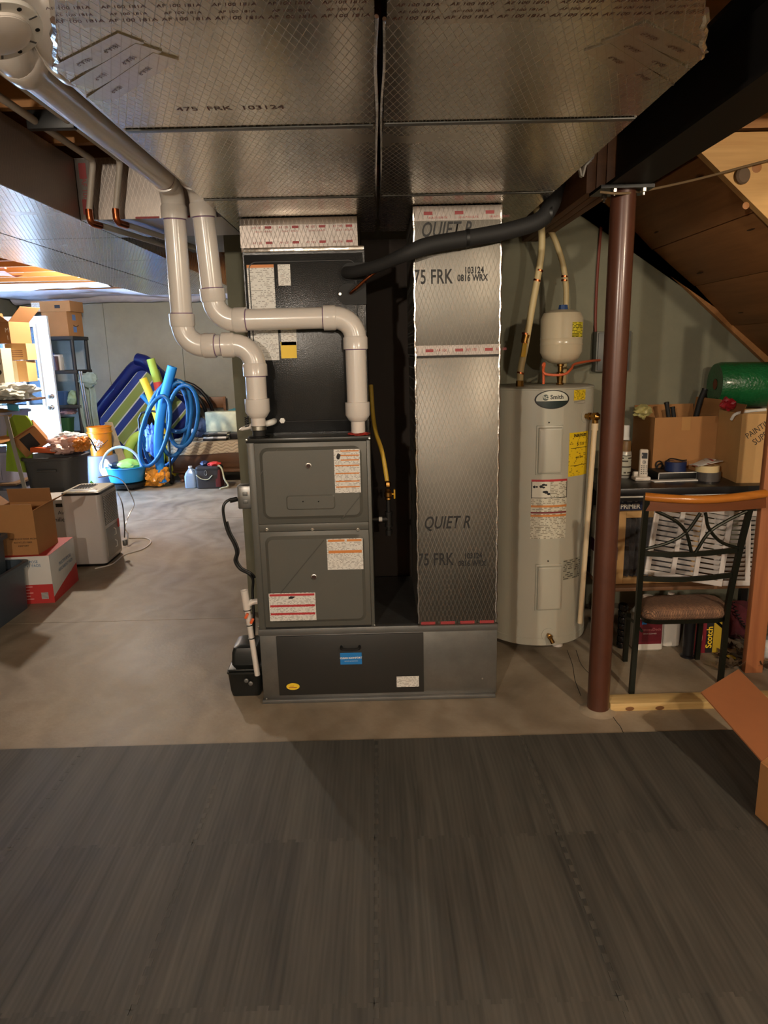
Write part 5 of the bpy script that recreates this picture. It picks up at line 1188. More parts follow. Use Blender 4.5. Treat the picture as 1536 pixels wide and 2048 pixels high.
k = MB(); k.tube([U(1466, 1205, y=3.55).lerp(U(1495, 1258, y=3.5), i/60)+Vector((.010*math.cos(i*.9), .010*math.sin(i*.9), -.02*math.sin(i/60*PI))) for i in range(61)], .003, 5); solo('coiled_cord', k, m_black, 'coiled black cord hanging beneath the bench shelf', 'cord')

# ================================================================ LEFT ROOM
def tub(name, label, c, w, d, h, mat, cat='bin', taper=.9, rim=.018, rz=0, handle=True, rc=.12):
    """open tapered plastic tub with rolled rim and ribbed ends, in its own coordinates"""
    t = thing(name, label, cat, c, rz); th = .006
    R_ = lambda s, z, e=0: [(p[0], p[1], z) for p in rrect(-w/2*s+e, w/2*s-e, -d/2*s+e, d/2*s-e, min(w, d)*rc)]
    ob('tub_wall', MB().ring_loft([R_(taper, .0), R_(1, h-.02), R_(1, h), R_(1, h, th), R_(taper, .008, th)], True, True, True), mat, t, False)
    ob('rim', MB().ring_loft([R_(1, h-.03), R_(1+rim*2/w, h-.026), R_(1+rim*2/w, h-.002), R_(1, h+.002), R_(1, h-.03)], True, False, False), mat, t, False)
    if handle:
        s = (1+taper)/2
        for dx in (-.28, .28): ob('rib', MB().box((dx*w*.9, -d/2*s-.004, h*.45), (.02, .012, h*.7), .004, (-(1-taper)*d/2/h, 0, 0)), mat, t, False)
        ob('grip', MB().box((0, -d/2-.008, h*.84), (w*.36, .02, .02), .006), mat, t, False)
    return t
def bag(name, label, c, s, mat, amp=.45, freq=2.4, seed=1, cat='bag', flat=-.8, sub=4):
    k = MB(); k.blob((0, 0, 0), s, amp, freq, sub, seed, flat); o = solo(name, k, mat, label, cat); o.location = c; return o

m_tote = M('tote_bluegrey', (66, 76, 86), .45); m_toted = M('tote_charcoal', (66, 66, 66), .5); m_grey = M('bin_grey', (130, 132, 146), .45)
tub('storage_tote', 'large blue-grey storage tote on the floor nearest the filter cabinet side', (-2.60, 4.06, 0), .52, .78, .315, m_tote, taper=.97)
t2 = tub('storage_tote', 'blue-grey tote with a pale latch nested inside the larger tote', (-2.63, 4.10, .013), .42, .58, .50, m_tote, taper=.93, handle=False)
ob('latch', MB().box((.225, -.05, .47), (.02, .10, .05), .006), m_grey, t2, False)
# absorbent pad carton, red and white
a, b = U(110, 1205, z=0), U(157, 1160, z=0); dv = (b-a); rz = math.atan2(dv.y, dv.x)-PI/2; dl = dv.length; wl = .36; hp = .33
fx_ = Vector((math.cos(rz), math.sin(rz), 0)); c = (a+b)/2-fx_*wl/2
t = thing('pad_carton', 'red and white printed carton of absorbent pads with a bar code', 'box', c, rz)
m_pw = M('carton_white', (206, 204, 200), .55); m_pr = M('carton_red', (186, 48, 46), .55); m_inkb = M('ink_blue', (70, 118, 160), .55)
ob('carton', MB().bb(-wl/2, wl/2, -dl/2, dl/2, 0, hp, .002), m_pw, t, False)
ob('red_top', MB().bb(-wl/2, wl/2, -dl/2, dl/2, hp, hp+.001), m_pr, t, False)
ob('red_panel', MB().bb(-wl/2, wl/2+.001, -dl/2-.001, -dl/2, 0, hp*.40), m_pr, t, False)
k = MB(); k.prism([(-dl/2, 0), (dl/2, 0), (dl/2, hp*.42), (-dl*.1, hp*.25), (-dl/2, hp*.12)], 'yz', wl/2, wl/2+.001); ob('red_panel', k, m_pr, t, False)
for s, z_, sz in (('MULTIPURPOSE', hp*.88, .026), ('ABSORBENT PADS', hp*.80, .026)): ltext(t, s, sz, (.02, -dl/2-.0015, z_), m_inkb, sx=.95)
ltext(t, 'MULTIPURPOSE', .034, (wl/2+.0015, .03, hp*.68), m_inkb, rot=(PI/2, 0, PI/2)); ltext(t, 'ABSORBENT PADS', .034, (wl/2+.0015, .03, hp*.56), m_inkb, rot=(PI/2, 0, PI/2)); ltext(t, 'SOAKS UP SPILLS', .022, (wl/2+.0018, .05, hp*.36), m_pw, rot=(PI/2, 0, PI/2))
ltext(t, 'USES:', .03, (-.06, -dl/2-.0015, hp*.44), m_pr)
for i in range(5): ob('print_line', MB().bb(-.06, .05-.02*(i % 2), -dl/2-.0016, -dl/2-.001, hp*(.35-.065*i), hp*(.35-.065*i)+.006), M('ink_pale', (224, 160, 156), .5), t, False)
ob('bar_code', MB().bb(.10, .145, -dl/2-.0016, -dl/2-.001, .03, .075), paper('barcode2', (214, 210, 206), (30, 30, 30), .004, .75), t, False); ob('hand_hole', MB().box((-.09, -dl/2-.001, hp*.62), (.06, .003, .022), .001), m_dark, t, False)
# brown carton on it
t = carton('brown_carton', 'open brown carton stacked on the pad carton', (c.x-.03, c.y-.05, hp+.002), (.30, .31, .30), rz-.06, flaps=(('f', 4, .045), ('r', 62, .12), ('b', -10, .1), ('l', 50, .1)))
for i, s in enumerate(('THIS BOX IS MADE FROM', 'RECYCLED FIBER', 'KEEP DRY')): ltext(t, s, .016, (.06, -.1565, .11-.024*i), m_blackink)
# white appliance carton behind
t = carton('appliance_carton', 'white appliance carton with black lettering behind the pad carton', (U(140, 1040, y=5.8).x-.20, 5.98, 0), (.42, .36, U(120, 1001, y=5.8).z), .02, M('carton_white2', (200, 196, 194), .6), closed=True, tape=False)
ltext(t, 'Air', .045, (.13, -.182, .33), m_blackink); ltext(t, 'Chiller', .055, (.10, -.182, .27), m_blackink); ob('logo_block', MB().bb(.09, .15, -.1815, -.181, .38, .41), m_blackink, t, False)
# dehumidifier
A_, B_, C_ = U(137, 1133, z=0), U(213, 1133, z=0), U(250, 1099, z=0)
m_deh = M('appliance_white', (198, 192, 188), .35); m_dehd = M('appliance_grille', (150, 146, 142), .45); m_grl = M('grille_shadow', (52, 50, 48), .6)
dw, dd, dh = .30, .40, .60; rz = .03
cen = B_+Vector((-dw/2, dd/2, 0)); t = thing('dehumidifier', 'white portable dehumidifier with louvred side and black top trim', 'dehumidifier', cen, rz)
R_ = lambda z, e=0: [(p[0], p[1], z) for p in rrect(-dw/2+e, dw/2-e, -dd/2+e, dd/2-e, .035, 6)]
ob('foot_plate', MB().ring_loft([R_(0, .015), R_(.022, .008)]), m_black, t, False)
ob('housing', MB().ring_loft([R_(.022, .004), R_(.03), R_(dh-.035), R_(dh-.028, .002)]), m_deh, t, False)
ob('black_trim', MB().ring_loft([R_(dh-.028, .003), R_(dh-.01, .002), R_(dh-.006, .008)]), m_black, t, False)
tp = ob('top_cover', MB().ring_loft([R_(dh-.006, .008), R_(dh, .014)]), M('appliance_cream', (206, 200, 178), .4), t, False)
k = MB(); k.bb(-.11, .03, -.05, .12, dh, dh+.003, .001); ob('air_outlet', k, m_black, tp, False)
for i in range(6): ob('vent_blade', MB().box((-.095+.022*i, .035, dh+.005), (.004, .16, .006), 0, (0, .5, 0)), m_blackm, tp, False)
ob('control_strip', MB().bb(-.11, .10, -.14, -.08, dh, dh+.002, .0008), m_galvd, tp, False)
ob('grille_back', MB().bb(dw/2-.001, dw/2+.002, -dd/2+.06, dd/2-.05, dh*.52, dh*.92), m_grl, t, False)
for i in range(20): ob('louver', MB().box((dw/2+.005, .005, dh*.53+i*.0122), (.007, dd-.12, .0058), .001, (0, 0, 0)), m_deh, t, False)
ob('bucket_panel', MB().bb(dw/2-.001, dw/2+.004, -dd/2+.05, dd/2-.05, .05, dh*.48, .003), m_dehd, t, False)
for z_ in (.10, .2): ob('cord_hook', MB().tube([(dw/2+.004, .02, z_), (dw/2+.02, .02, z_+.01), (dw/2+.02, .02, z_+.05), (dw/2+.004, .02, z_+.06)], .004, 6), m_deh, t, False)
ob('warning_tag', MB().box((dw/2+.008, dd/2-.07, dh*.46), (.006, .03, .07), .002), M('tag_red', (206, 62, 48), .5), t, False)
k = MB(); k.tube(smooth(pl3([(236, 985, 5.72), (245, 1010, 5.6), (249, 1050, 5.5), (249, 1075, 5.5)]), 6), .005, 6); p = U(250, 1085, y=5.5); k.box((p.x, p.y, p.z), (.03, .04, .05), .008)
solo('appliance_plug', k, m_galvd, 'grey power cord and plug hanging at the dehumidifier side', 'cord')
k = MB(); k.tube(smooth([U(190, 1137, z=.006), U(225, 1128, z=.006), U(248, 1110, z=.006), U(285, 1098, z=.006), U(302, 1084, z=.006), U(290, 1076, z=.006), U(258, 1076, z=.006)], 6), .0055, 6)
solo('floor_hose', k, m_pvc, 'thin white hose curled on the floor beside the dehumidifier', 'hose')
k = MB(); k.tube(smooth([U(196, 955, y=5.9), U(222, 952, y=6.1), U(245, 962, y=6.2), U(262, 990, y=6.2), U(268, 1010, y=6.2), U(258, 1030, y=6.1), U(250, 1055, y=5.95), U(256, 1066, z=.006)], 6), .005, 6)
solo('drain_hose', k, m_pvc, 'thin white hose arching behind the dehumidifier', 'hose')
# big charcoal bin and what is heaped in it
bc = Vector((-3.02, 6.52, 0)); bw_, bd_, bh = .50, .42, .73
tub('charcoal_bin', 'tall charcoal plastic bin heaped with household clutter', bc, bw_, bd_, bh, m_toted, taper=.8, rc=.3)
R4 = lambda c, e: Matrix.Translation(c) @ Euler(e).to_matrix().to_4x4()
m_lime = M('lime_plastic', (128, 158, 40), .35)
k = MB(); p0 = U(52, 868, y=6.62)
def sled(u, v):
    x = (u-.5)*.24; z = (v-.5)*.52; return (x, .06*(abs(u-.5)*2)**2.5*-1+.02*math.sin(v*PI), z)
for s in (0, .006):
    pass
k.T = R4((p0.x+.03, 6.45, p0.z-.07), (-.12, .1, .0)); rings = []
for v in range(13):
    q = v/12; wv = .12*(1-max(0, (q-.8)/.2)**2*.55); rings.append([(wv*math.cos(t_)*1.0, .045*math.sin(t_)-.03*abs(math.cos(t_))**3, (q-.5)*.52) for t_ in [2*PI*i/20 for i in range(20)]])
k.ring_loft(rings); sl_ = solo('lime_sled', k, m_lime, 'lime green moulded plastic sled standing in the charcoal bin', 'sled')
p0 = U(80, 866, y=6.55); t = carton('tilted_carton', 'small brown carton tipped over on the clutter in the charcoal bin', (p0.x-.02, 6.50, p0.z-.12), (.24, .2, .2), .35, flaps=(('f', 70, .08), ('l', 70, .09)), rx=(.25, -.55))
ob('dark_print', MB().bb(-.06, .05, -.1015, -.1, .03, .17), m_blackink, t, False)
p0 = U(128, 892, y=6.45); bag('striped_bag', 'crumpled white and pink plastic bag with black stripes in the charcoal bin', p0, (.14, .12, .085), M('bag_pink', (206, 170, 162), .4, var=.25, scale=9, bump=1.5, bscale=16), seed=3)
for i in range(6):
    q = U(106+i*4.2, 893-1.3*i, y=6.31); k = MB(); k.box(q, (.006, .004, .07), 0, (0, .5, 0)); 
k = MB(); p0 = U(88, 900, y=6.38); k.box(p0, (.22, .08, .05), .012, (0, .08, .1)); solo('orange_case', k, M('case_orange', (206, 92, 40), .45), 'flat orange plastic case at the rim of the charcoal bin', 'case')
p0 = U(163, 890, y=6.42); bag('orange_bag', 'crumpled orange bag at the right rim of the charcoal bin', p0, (.07, .08, .07), M('bag_orange', (206, 130, 50), .4, var=.2, scale=14), seed=6)
k = MB(); p0 = U(172, 882, y=6.5); k.tube(smooth([p0+Vector((-.06, 0, -.05)), p0+Vector((-.03, 0, .02)), p0+Vector((.02, 0, .03)), p0+Vector((.05, 0, 0)), p0+Vector((.08, .02, -.10))], 5), .006, 6); k.box(p0+Vector((-.01, 0, .025)), (.08, .03, .03), .01); solo('headset', k, m_black, 'black headset with a thin cable on top of the charcoal bin', 'headset')
p0 = U(140, 875, y=6.7); bag('clear_wrap', 'wad of clear plastic wrap behind the striped bag', p0, (.14, .08, .05), M('wrap_clear', (190, 196, 202), .2, var=.3, scale=16), seed=9)
# leaning bar and the stocked rack at the far left
k = MB(); a, b = U(12, 832, y=6.3), U(58, 1010, y=6.05); k.T = Matrix.Identity(4); d = (b-a).normalized(); s_ = Vector((1, 0, 0)); n2_ = d.cross(s_).normalized()
fl_ = a+d*((a.z-.0)/-d.z)*.985
k.ring_loft([[q+s_*x_+n2_*y_ for x_, y_ in ((-.018, -.004), (.018, -.004), (.018, .004), (-.018, .004))] for q in (a, fl_)]); solo('metal_bar', k, M('bar_grey', (150, 148, 142), .5, .4), 'long grey metal bar leaning against the stocked rack', 'metal bar')
rk = thing('storage_rack', 'dark wood storage rack stacked with bins and cartons beside the leaning bar', 'shelf', (-3.95, 6.85, 0))
rx0, rx1, ry0, ry1 = -4.55, -3.34, 6.5, 7.15
m_rack = wood('rack_wood', (84, 62, 40), (112, 84, 54), 'x', 8)
shz = [.10, .47, .86, 1.235]
for z_ in shz: ob('shelf_board', MB().bb(rx0, rx1 if z_ > 1.2 else -3.42, ry0, ry1, z_-.02, z_, .002), m_rack, rk)
for x_ in (rx0, -3.72):
    for y_ in (ry0-.04, ry1): ob('upright', MB().bb(x_, x_+.04, y_, y_+.04, 0, 1.3), m_rack, rk)
m_binl = M('bin_lavender', (150, 150, 172), .45)
tub('grey_bin', 'pale grey plastic bin on the lowest rack shelf', (-3.68, 6.80, .10), .44, .5, .30, m_grey)
tub('lavender_bin', 'pale lavender plastic bin on the second rack shelf', (-3.69, 6.80, .47), .44, .5, .29, m_binl)
tub('lavender_bin', 'pale lavender bin holding printed leaflets on the third rack shelf', (-3.68, 6.80, .86), .44, .5, .27, m_binl)
k = MB(); p0 = U(2, 968, y=6.5); k.bb(p0.x-.06, p0.x+.02, 6.548, 6.552, .55, .7); 
p0 = U(10, 880, y=6.4); k = MB(); k.box((-3.56, 6.6, 1.14), (.26, .2, .004), .001, (.3, .2, .5)); solo('cardboard_sheet', k, m_cardl, 'loose cardboard sheet laid over the lavender bin', 'cardboard')
cz = 1.235
p0 = U(30, 815, y=6.75); bag('clear_bag', 'clear plastic bag of blue and white packets on top of the rack', (p0.x, 6.7, cz+.075), (.22, .18, .085), M('bag_clear', (206, 208, 200), .25, var=.25, scale=10), seed=12)
k = MB(); p0 = U(24, 815, y=6.5); k.box((p0.x, 6.52, p0.z), (.10, .02, .06), .003, (.3, .1, 0)); solo('blue_packet', k, M('packet_blue', (60, 130, 176), .4), 'flat blue packet against the clear bag on the rack', 'packet')
# stacked cartons above the rack
zA = cz+.15
t = carton('taped_carton', 'tan carton with a pale paper tape strip on the rack beside the door', (U(30, 740, y=6.9).x, 7.0, zA+.01), (.22, .24, U(30, 722, y=6.88).z-zA-.01), .1, m_cardl, closed=True)
hh2 = U(30, 722, y=6.88).z-zA-.01
ob('paper_tape', MB().bb(-.02, .02, -.1212, -.12, 0, hh2), M('tape_pale', (206, 196, 160), .5), t, False)
t = carton('white_carton', 'off-white carton with round symbols at the end of the rack', (U(-8, 740, y=6.75).x-.02, 6.8, zA+.01), (.24, .22, U(5, 697, y=6.7).z-zA-.01), 0, M('carton_offwhite', (186, 176, 154), .6), closed=True)
for z_ in (.10, .18): ob('round_symbol', MB().lathe([(.022, 0), (.022, .001), (.017, .001), (.017, 0)], 20, (.08, -.11, z_), (0, -1, 0)), m_blackink, t, False)
zB = zA+.012+hh2+.006
t = carton('small_carton', 'small tan carton with printed lines between the flapped box and the taped one', (U(30, 705, y=6.88).x, 7.0, zB), (.20, .22, .15), .05, m_cardl, closed=True, tape=False)
for i in range(4): ob('print_line', MB().bb(-.07, .06, -.1112, -.11, .03+.018*i, .036+.018*i), m_brownink, t, False)
t = carton('flapped_carton', 'brown carton with a wide flap hanging open at the top of the stack', (U(12, 660, y=6.88).x-.04, 7.0, zB+.156), (.28, .26, .20), -.3, m_cardin, flaps=(('r', 50, .2), ('f', 60, .10), ('l', 20, .1)))
ltext(t, 'M', .06, (.11, -.1315, .12), m_white); ltext(t, 'I', .06, (.11, -.1315, .05), m_white)

# black shelving unit behind the door
SY0, SY1 = 9.15, 9.65; sx1 = U(158, 780, y=SY0).x; sx0s = sx1-1.0
su = thing('black_shelving', 'black plastic shelving unit against the far wall behind the white door', 'shelf', ((sx0s+sx1)/2, 9.4, 0))
m_sh = M('shelf_black', (34, 35, 36), .55)
lv = [.22, .64, 1.02, 1.46, 1.885]
for z_ in lv: ob('shelf_board', MB().bb(sx0s, sx1, SY0, SY1, z_-.045, z_, .006), m_sh, su)
for x_ in (sx0s+.03, sx1-.03):
    for y_ in (SY0+.03, SY1-.03): ob('upright', MB().cyl((x_, y_, 0), (x_, y_, lv[-1]-.046), .024, n=12), m_sh, su)
xq = U(118, 640, y=9.3).x
t = carton('wide_carton', 'large taped carton with blue tape on top of the black shelving', (xq, 9.4, lv[-1]), (.34, .36, U(120, 624, y=9.22).z-lv[-1]), -.12, closed=True)
for z_ in (.05, .2): ob('blue_tape', MB().bb(.1705, .1715, -.06, .02, z_, z_+.07), M('tape_pale_blue', (96, 126, 176), .5), t, False)
ob('printed_swoosh', MB().tube([(.171, -.05+.02*i, .14-.018*math.sin(i/6*PI)) for i in range(7)], .004, 5), m_blackink, t, False)
t = carton('flat_carton', 'long flat carton with a white label lying on the large taped one', (U(108, 612, y=9.3).x, 9.4, U(120, 624, y=9.22).z+.006), (.50, .36, .125), -.05, closed=True)
ob('paper_label', MB().bb(-.245, -.14, -.1815, -.18, .01, .115), m_lab, t, False); ob('printed_mark', MB().bb(.05, .12, -.1815, -.18, .04, .08), m_blackink, t, False)
def shelfitem(name, label, px, zi, size, mat, cat, kind='box', yy=9.28):
    x = U(px, 800, y=yy).x; z_ = lv[zi]
    k = MB()
    if kind == 'box': k.box((x, yy, z_+size[2]/2), size, .006)
    elif kind == 'basket':
        w, d, h = size; R_ = lambda s, z2, e=0: [(x+p[0], yy+p[1], z_+z2) for p in rrect(-w/2*s+e, w/2*s-e, -d/2*s+e, d/2*s-e, d*.2)]
        k.ring_loft([R_(.8, 0), R_(1, h), R_(1.05, h), R_(1.05, h+.012), R_(.98, h+.012), R_(.78, .01)])
    else: k.blob((x, yy, z_+size[2]*.8), (size[0]/2, size[1]/2, size[2]), .35, 2.2, 3, int(px), -.8)
    return solo(name, k, mat, label, cat)
shelfitem('blue_backpack', 'crumpled dark blue cloth bag on the upper black shelf', 112, 3, (.22, .2, .13), M('cloth_blue', (50, 70, 120), .9), 'bag', 'blob')
shelfitem('white_bottle', 'white bottle box at the edge of the upper black shelf', 127, 3, (.09, .1, .20), m_pw, 'box')
shelfitem('brown_bottle', 'dark brown bottle on the upper black shelf', 122, 3, (.05, .05, .18), M('bottle_brown', (84, 60, 60), .3), 'bottle', yy=9.2)
shelfitem('blue_basin', 'dark blue plastic basin on the middle black shelf', 122, 2, (.28, .24, .16), M('basin_blue', (44, 70, 104), .4), 'basin', 'basket')
shelfitem('green_caddy', 'pale green caddy of bottles at the end of the middle black shelf', 146, 2, (.16, .18, .10), M('caddy_green', (130, 156, 128), .6, var=.3, scale=12), 'caddy', 'blob')
gb = shelfitem('green_basket', 'slatted green basket on the low black shelf', 126, 1, (.18, .18, .20), M('basket_green', (40, 84, 44), .5), 'basket', 'basket')
p0 = U(130, 823, y=9.25); bag('bread_bag', 'plastic bag with a red end resting in the green basket', (p0.x, 9.28, p0.z), (.13, .06, .05), M('bag_violet', (150, 120, 126), .35, var=.4, scale=9), seed=15)
p0 = U(140, 868, y=9.1); t = carton('printed_carton', 'white carton with dark pictures and a red stripe in front of the black shelving', (p0.x, 9.0, 0), (.24, .14, .66), 0, m_pw, closed=True, tape=False)
ob('red_stripe', MB().bb(-.12, .12, -.0712, -.07, .50, .545), m_pr, t, False); ob('picture', MB().bb(-.10, -.02, -.0712, -.07, .57, .64), M('pic_navy', (40, 50, 84), .4), t, False); ob('picture', MB().bb(.0, .06, -.0712, -.07, .57, .63), m_blackink, t, False)
# poles and hanging cloth
for i, (a, b, r_) in enumerate((((159, 742), (178, 862), .016), ((163, 742), (182, 862), .012))):
    pa_, pb_ = U(*a, y=9.13), U(*b, y=9.12); d = (pb_-pa_).normalized(); e_ = pa_+d*(pa_.z/-d.z)*.995
    solo('metal_pole', MB().cyl(pa_, e_, r_, n=14), m_galv, ['bright metal pole leaning in the corner of the black shelving', 'thinner metal pole beside the bright one'][i], 'pole')
t = thing('hanging_towel', 'grey-green towel draped from the end of the black shelving', 'towel', U(170, 880, y=9.1))
k = MB(); ztop = U(168, 750, y=9.08).z; xl = sx1+.03
def tw(u, v):
    w = .10+.02*math.sin(v*3); return (xl+.02+w*(u-.3)*1.7*(1 if v > .25 else .9+.4*(.25-v)), 9.16+.03*math.sin(u*14)+.02*math.sin(v*9), ztop-v*(ztop-.52))
k.grid(tw, 22, 20); k.grid(lambda u, v: tuple(Vector(tw(u, v))+Vector((0, .012, 0))), 22, 20); ob('towel_cloth', k, M('towel_green', (128, 146, 140), .95, var=.12, scale=20), t)
k = MB(); k.blob((xl+.10, 9.16, ztop-.06), (.12, .06, .09), .3, 2.5, 3, 3); ob('towel_fold', k, M('towel_green', (128, 146, 140)), t)

# ---- bucket and grey bin
p0 = U(198, 912, y=8.85); BR, BHt = .148, .365; zb0 = p0.z
gb_ = thing('washtub', 'grey plastic tub turned over under the orange bucket', 'tub', (p0.x, 8.95, 0))
ob('tub_body', MB().lathe([(.20, 0), (.205, .02), (.185, zb0-.02), (.17, zb0-.001), (0, zb0-.001)], 36, (p0.x, 8.95, 0)), M('tub_grey', (136, 142, 158), .5), gb_)
bk = thing('orange_bucket', 'orange plastic bucket with a white diagonal logo on the grey tub', 'bucket', (p0.x, 8.95, zb0))
m_or = M('bucket_orange', (226, 138, 24), .4)
ob('pail', MB().lathe([(BR*.88, 0), (BR*.97, BHt*.78), (BR*1.06, BHt*.79), (BR*1.06, BHt*.83), (BR*.98, BHt*.84), (BR, BHt*.97), (BR*1.05, BHt*.975), (BR*1.05, BHt), (BR*.97, BHt), (BR*.85, .01), (0, .01)], 40, (p0.x, 8.95, zb0)), m_or, bk)
fnq = lambda dx, dz: (lambda v: Vector((p0.x+(BR*.965)*math.sin((v.x+dx)/BR), 8.95-(BR*.965)*math.cos((v.x+dx)/BR), zb0+.15+v.y+dz)))
for i, s in enumerate(('THE', 'HOME', 'DEPOT')):
    me = text('logo', s, .052, None, m_white, bk, fn=(lambda i_: (lambda v: fnq(0, 0)(Matrix.Rotation(.75, 3, 'Z') @ Vector((v.x+.0, v.y+.045-.045*i_, 0)))))(i), bold=.002)
k = MB(); k.tube(smooth([Vector((p0.x-BR, 8.9, zb0+BHt*.8)), Vector((p0.x-.06, 8.8, zb0+.17)), Vector((p0.x+.04, 8.79, zb0+.12)), Vector((p0.x+.14, 8.84, zb0+.2))], 6), .004, 6); ob('bail', k, m_black, bk)
k = MB(); p0 = U(212, 936, y=8.65); k.lathe([(0, 0), (.10, .0), (.112, .008), (.112, .022), (.10, .024), (.095, .014), (0, .014)], 32, (p0.x, 8.66, max(.125, p0.z)), (-.55, -.8, .12)); solo('plastic_disc', k, m_pvc, 'round white plastic disc propped against the grey tub', 'lid')
k = MB(); p0 = U(187, 950, y=8.4); k.T = R4((p0.x, 8.45, .06), (0, .9, .4)); k.prism([(-.10, -.02), (.12, -.04), (.16, .02), (.02, .05), (-.10, .04)], 'xy', -.012, .012); solo('green_fin', k, M('fin_green', (90, 150, 60), .45), 'green plastic paddle on the floor by the white lid', 'toy')
# ---- planks
k = MB(); a, b = U(217, 845, y=9.35), U(246, 925, y=9.0); d = (b-a).normalized(); e_ = a+d*(a.z/-d.z)*.99; s_ = Vector((1, .1, 0)); n2_ = d.cross(s_).normalized()
k.ring_loft([[q+s_*x_+n2_*y_ for x_, y_ in ((-.05, -.01), (.05, -.01), (.05, .01), (-.05, .01))] for q in (a, e_)]); solo('loose_plank', k, wood('plank_grey', (150, 136, 108), (176, 160, 128), 'z', 6), 'weathered plank leaning by the orange bucket', 'plank')
# ---- inflatable lounger leaning on the far wall
FY = 10.02; m_navy = M('float_navy', (20, 32, 104), .35); 
fo = U(272, 812, y=FY); ang = math.radians(52); ax1 = Vector((math.cos(ang), .02, math.sin(ang))); ax2 = Vector((math.sin(ang), -.02, -math.cos(ang)))
fl_ = thing('pool_lounger', 'navy inflatable pool lounger with green and white stripes leaning on the far wall', 'pool float', (fo.x, FY, 0))
A1 = U(192, 848, y=FY); B1 = U(283, 734, y=FY); ax1 = (B1-A1).normalized(); ax2 = Vector((ax1.z, 0, -ax1.x)); LL = (B1-A1).length; 
wf = 1.02; tr = .088
o_ = A1-ax1*.12
P_ = lambda u, v, y_=0: o_+ax1*u+ax2*v+Vector((0, y_, 0))
ring = []
for (u, v) in rrect(0, LL+.12, 0, wf, .2, 6): ring.append(P_(u, v))
lowz = min(p.z for p in ring)-tr; 
dz = Vector((0, 0, max(0, .012-lowz))) if lowz < .012 else Vector((0, 0, 0))
ob('air_tube', MB().tube([p+dz for p in ring], tr, 14, True), m_navy, fl_)
m_st, nt, b_ = _nodes('float_stripes'); tc = N(nt, 'ShaderNodeTexCoord')
dp = N(nt, 'ShaderNodeVectorMath'); dp.operation = 'DOT_PRODUCT'; L(nt, tc.outputs['Object'], dp.inputs[0]); dp.inputs[1].default_value = ax2
v_ = math_(nt, 'SUBTRACT', dp.outputs['Value'], (o_+dz).dot(ax2)); fr_ = math_(nt, 'FRACT', math_(nt, 'MULTIPLY', math_(nt, 'ADD', v_, .03), 1/.24))
cr_ = N(nt, 'ShaderNodeValToRGB'); cr_.color_ramp.interpolation = 'CONSTANT'; L(nt, fr_, cr_.inputs[0])
el = cr_.color_ramp.elements; el[0].position = 0; el[0].color = (*lin(142, 160, 84), 1); el[1].position = .40; el[1].color = (*lin(206, 212, 206), 1)
for ps, cc_ in ((.48, (40, 60, 140)), (.86, (206, 212, 206)), (.92, (142, 160, 84))): e = el.new(ps); e.color = (*lin(*cc_), 1)
L(nt, cr_.outputs[0], b_.inputs['Base Color']); b_.inputs['Roughness'].default_value = .45
k = MB()
for y_ in (-.035, .035): k.grid(lambda u, v: P_(.05+(LL+.02)*u, .05+(wf-.1)*v, y_-.012*abs(math.sin(v*PI*4.2)))+dz, 3, 40)
ob('striped_panel', k, m_st, fl_)
pc = P_(LL+.10, wf*.12)+dz; k = MB(); k.tube(smooth([P_(LL+.10, -.02, -.06)+dz, P_(LL+.16, .12, -.10)+dz, P_(LL+.12, .38, -.10)+dz, P_(LL+.02, .62, -.08)+dz], 6), .085, 14); ob('head_pillow', k, m_navy, fl_)
# ---- noodles, hoses
Z0 = lambda pts: pts
def noodle(name, label, pts, yy, r, mat, cat='pool noodle', to_floor=False):
    P3_ = [U(px, py, y=yy) for px, py in pts]
    if to_floor: P3_.append(Vector((P3_[-1].x+.02, yy, r+.004)))
    k = MB(); path = smooth(P3_, 5); k.tube(path, r, 14); t = thing(name, label, cat, P3_[-1]); ob('foam_tube', k, mat, t)
    d = (path[0]-path[1]).normalized(); ob('tube_bore', MB().lathe([(r*.3, 0), (r*.3, .002), (0, .0021)], 12, path[0], d), m_dark, t); return t
m_nl = M('noodle_lime', (170, 200, 84), .7); m_ny = M('noodle_yellow', (238, 214, 60), .7); m_nb = M('noodle_blue', (30, 132, 216), .6); m_hb = M('hose_blue', (8, 84, 142), .4); m_nr = M('noodle_red', (214, 84, 84), .7)
t = noodle('pool_noodle', 'lime green foam noodle with a red band, tallest of the bunch', [(301, 718), (312, 755), (322, 800), (335, 870)], 9.30, .052, m_nl, to_floor=True)
a, b = U(314.5, 764, y=9.30), U(319, 785, y=9.30); ob('red_band', MB().cyl(a, b, .0535, n=16), m_nr, t)
noodle('pool_noodle', 'second lime foam noodle behind the red-banded one', [(312, 740), (321, 770), (332, 830), (345, 900)], 9.42, .04, m_nl, to_floor=True)
noodle('pool_noodle', 'yellow foam noodle leaning in the bunch', [(286, 757), (300, 790), (320, 850), (338, 905)], 9.18, .05, m_ny, to_floor=True)
noodle('pool_noodle', 'bright blue foam noodle bent over the hose coils', [(345, 733), (335, 770), (325, 810), (318, 860), (318, 915)], 8.685, .058, m_nb, to_floor=True)
noodle('pool_noodle', 'thin blue foam noodle poking out low beside the yellow one', [(283, 790), (295, 803), (315, 830), (335, 880)], 9.27, .032, m_nb, to_floor=True)
def coil(name, label, loops, yy, r, mat):
    t = thing(name, label, 'hose', U(loops[0][0], loops[0][1]+loops[0][3], y=yy))
    for i, (cx, cy, rx, ry, tl) in enumerate(loops):
        pts = []
        for q in range(28):
            a = 2*PI*q/28; x_, y_ = rx*math.cos(a), ry*math.sin(a); pts.append(U(cx+x_*math.cos(tl)-y_*math.sin(tl), cy+x_*math.sin(tl)+y_*math.cos(tl), y=yy-.07*i+.02*math.sin(a)))
        ob('hose_loop', MB().tube(pts, r, 10, True), mat, t)
    return t
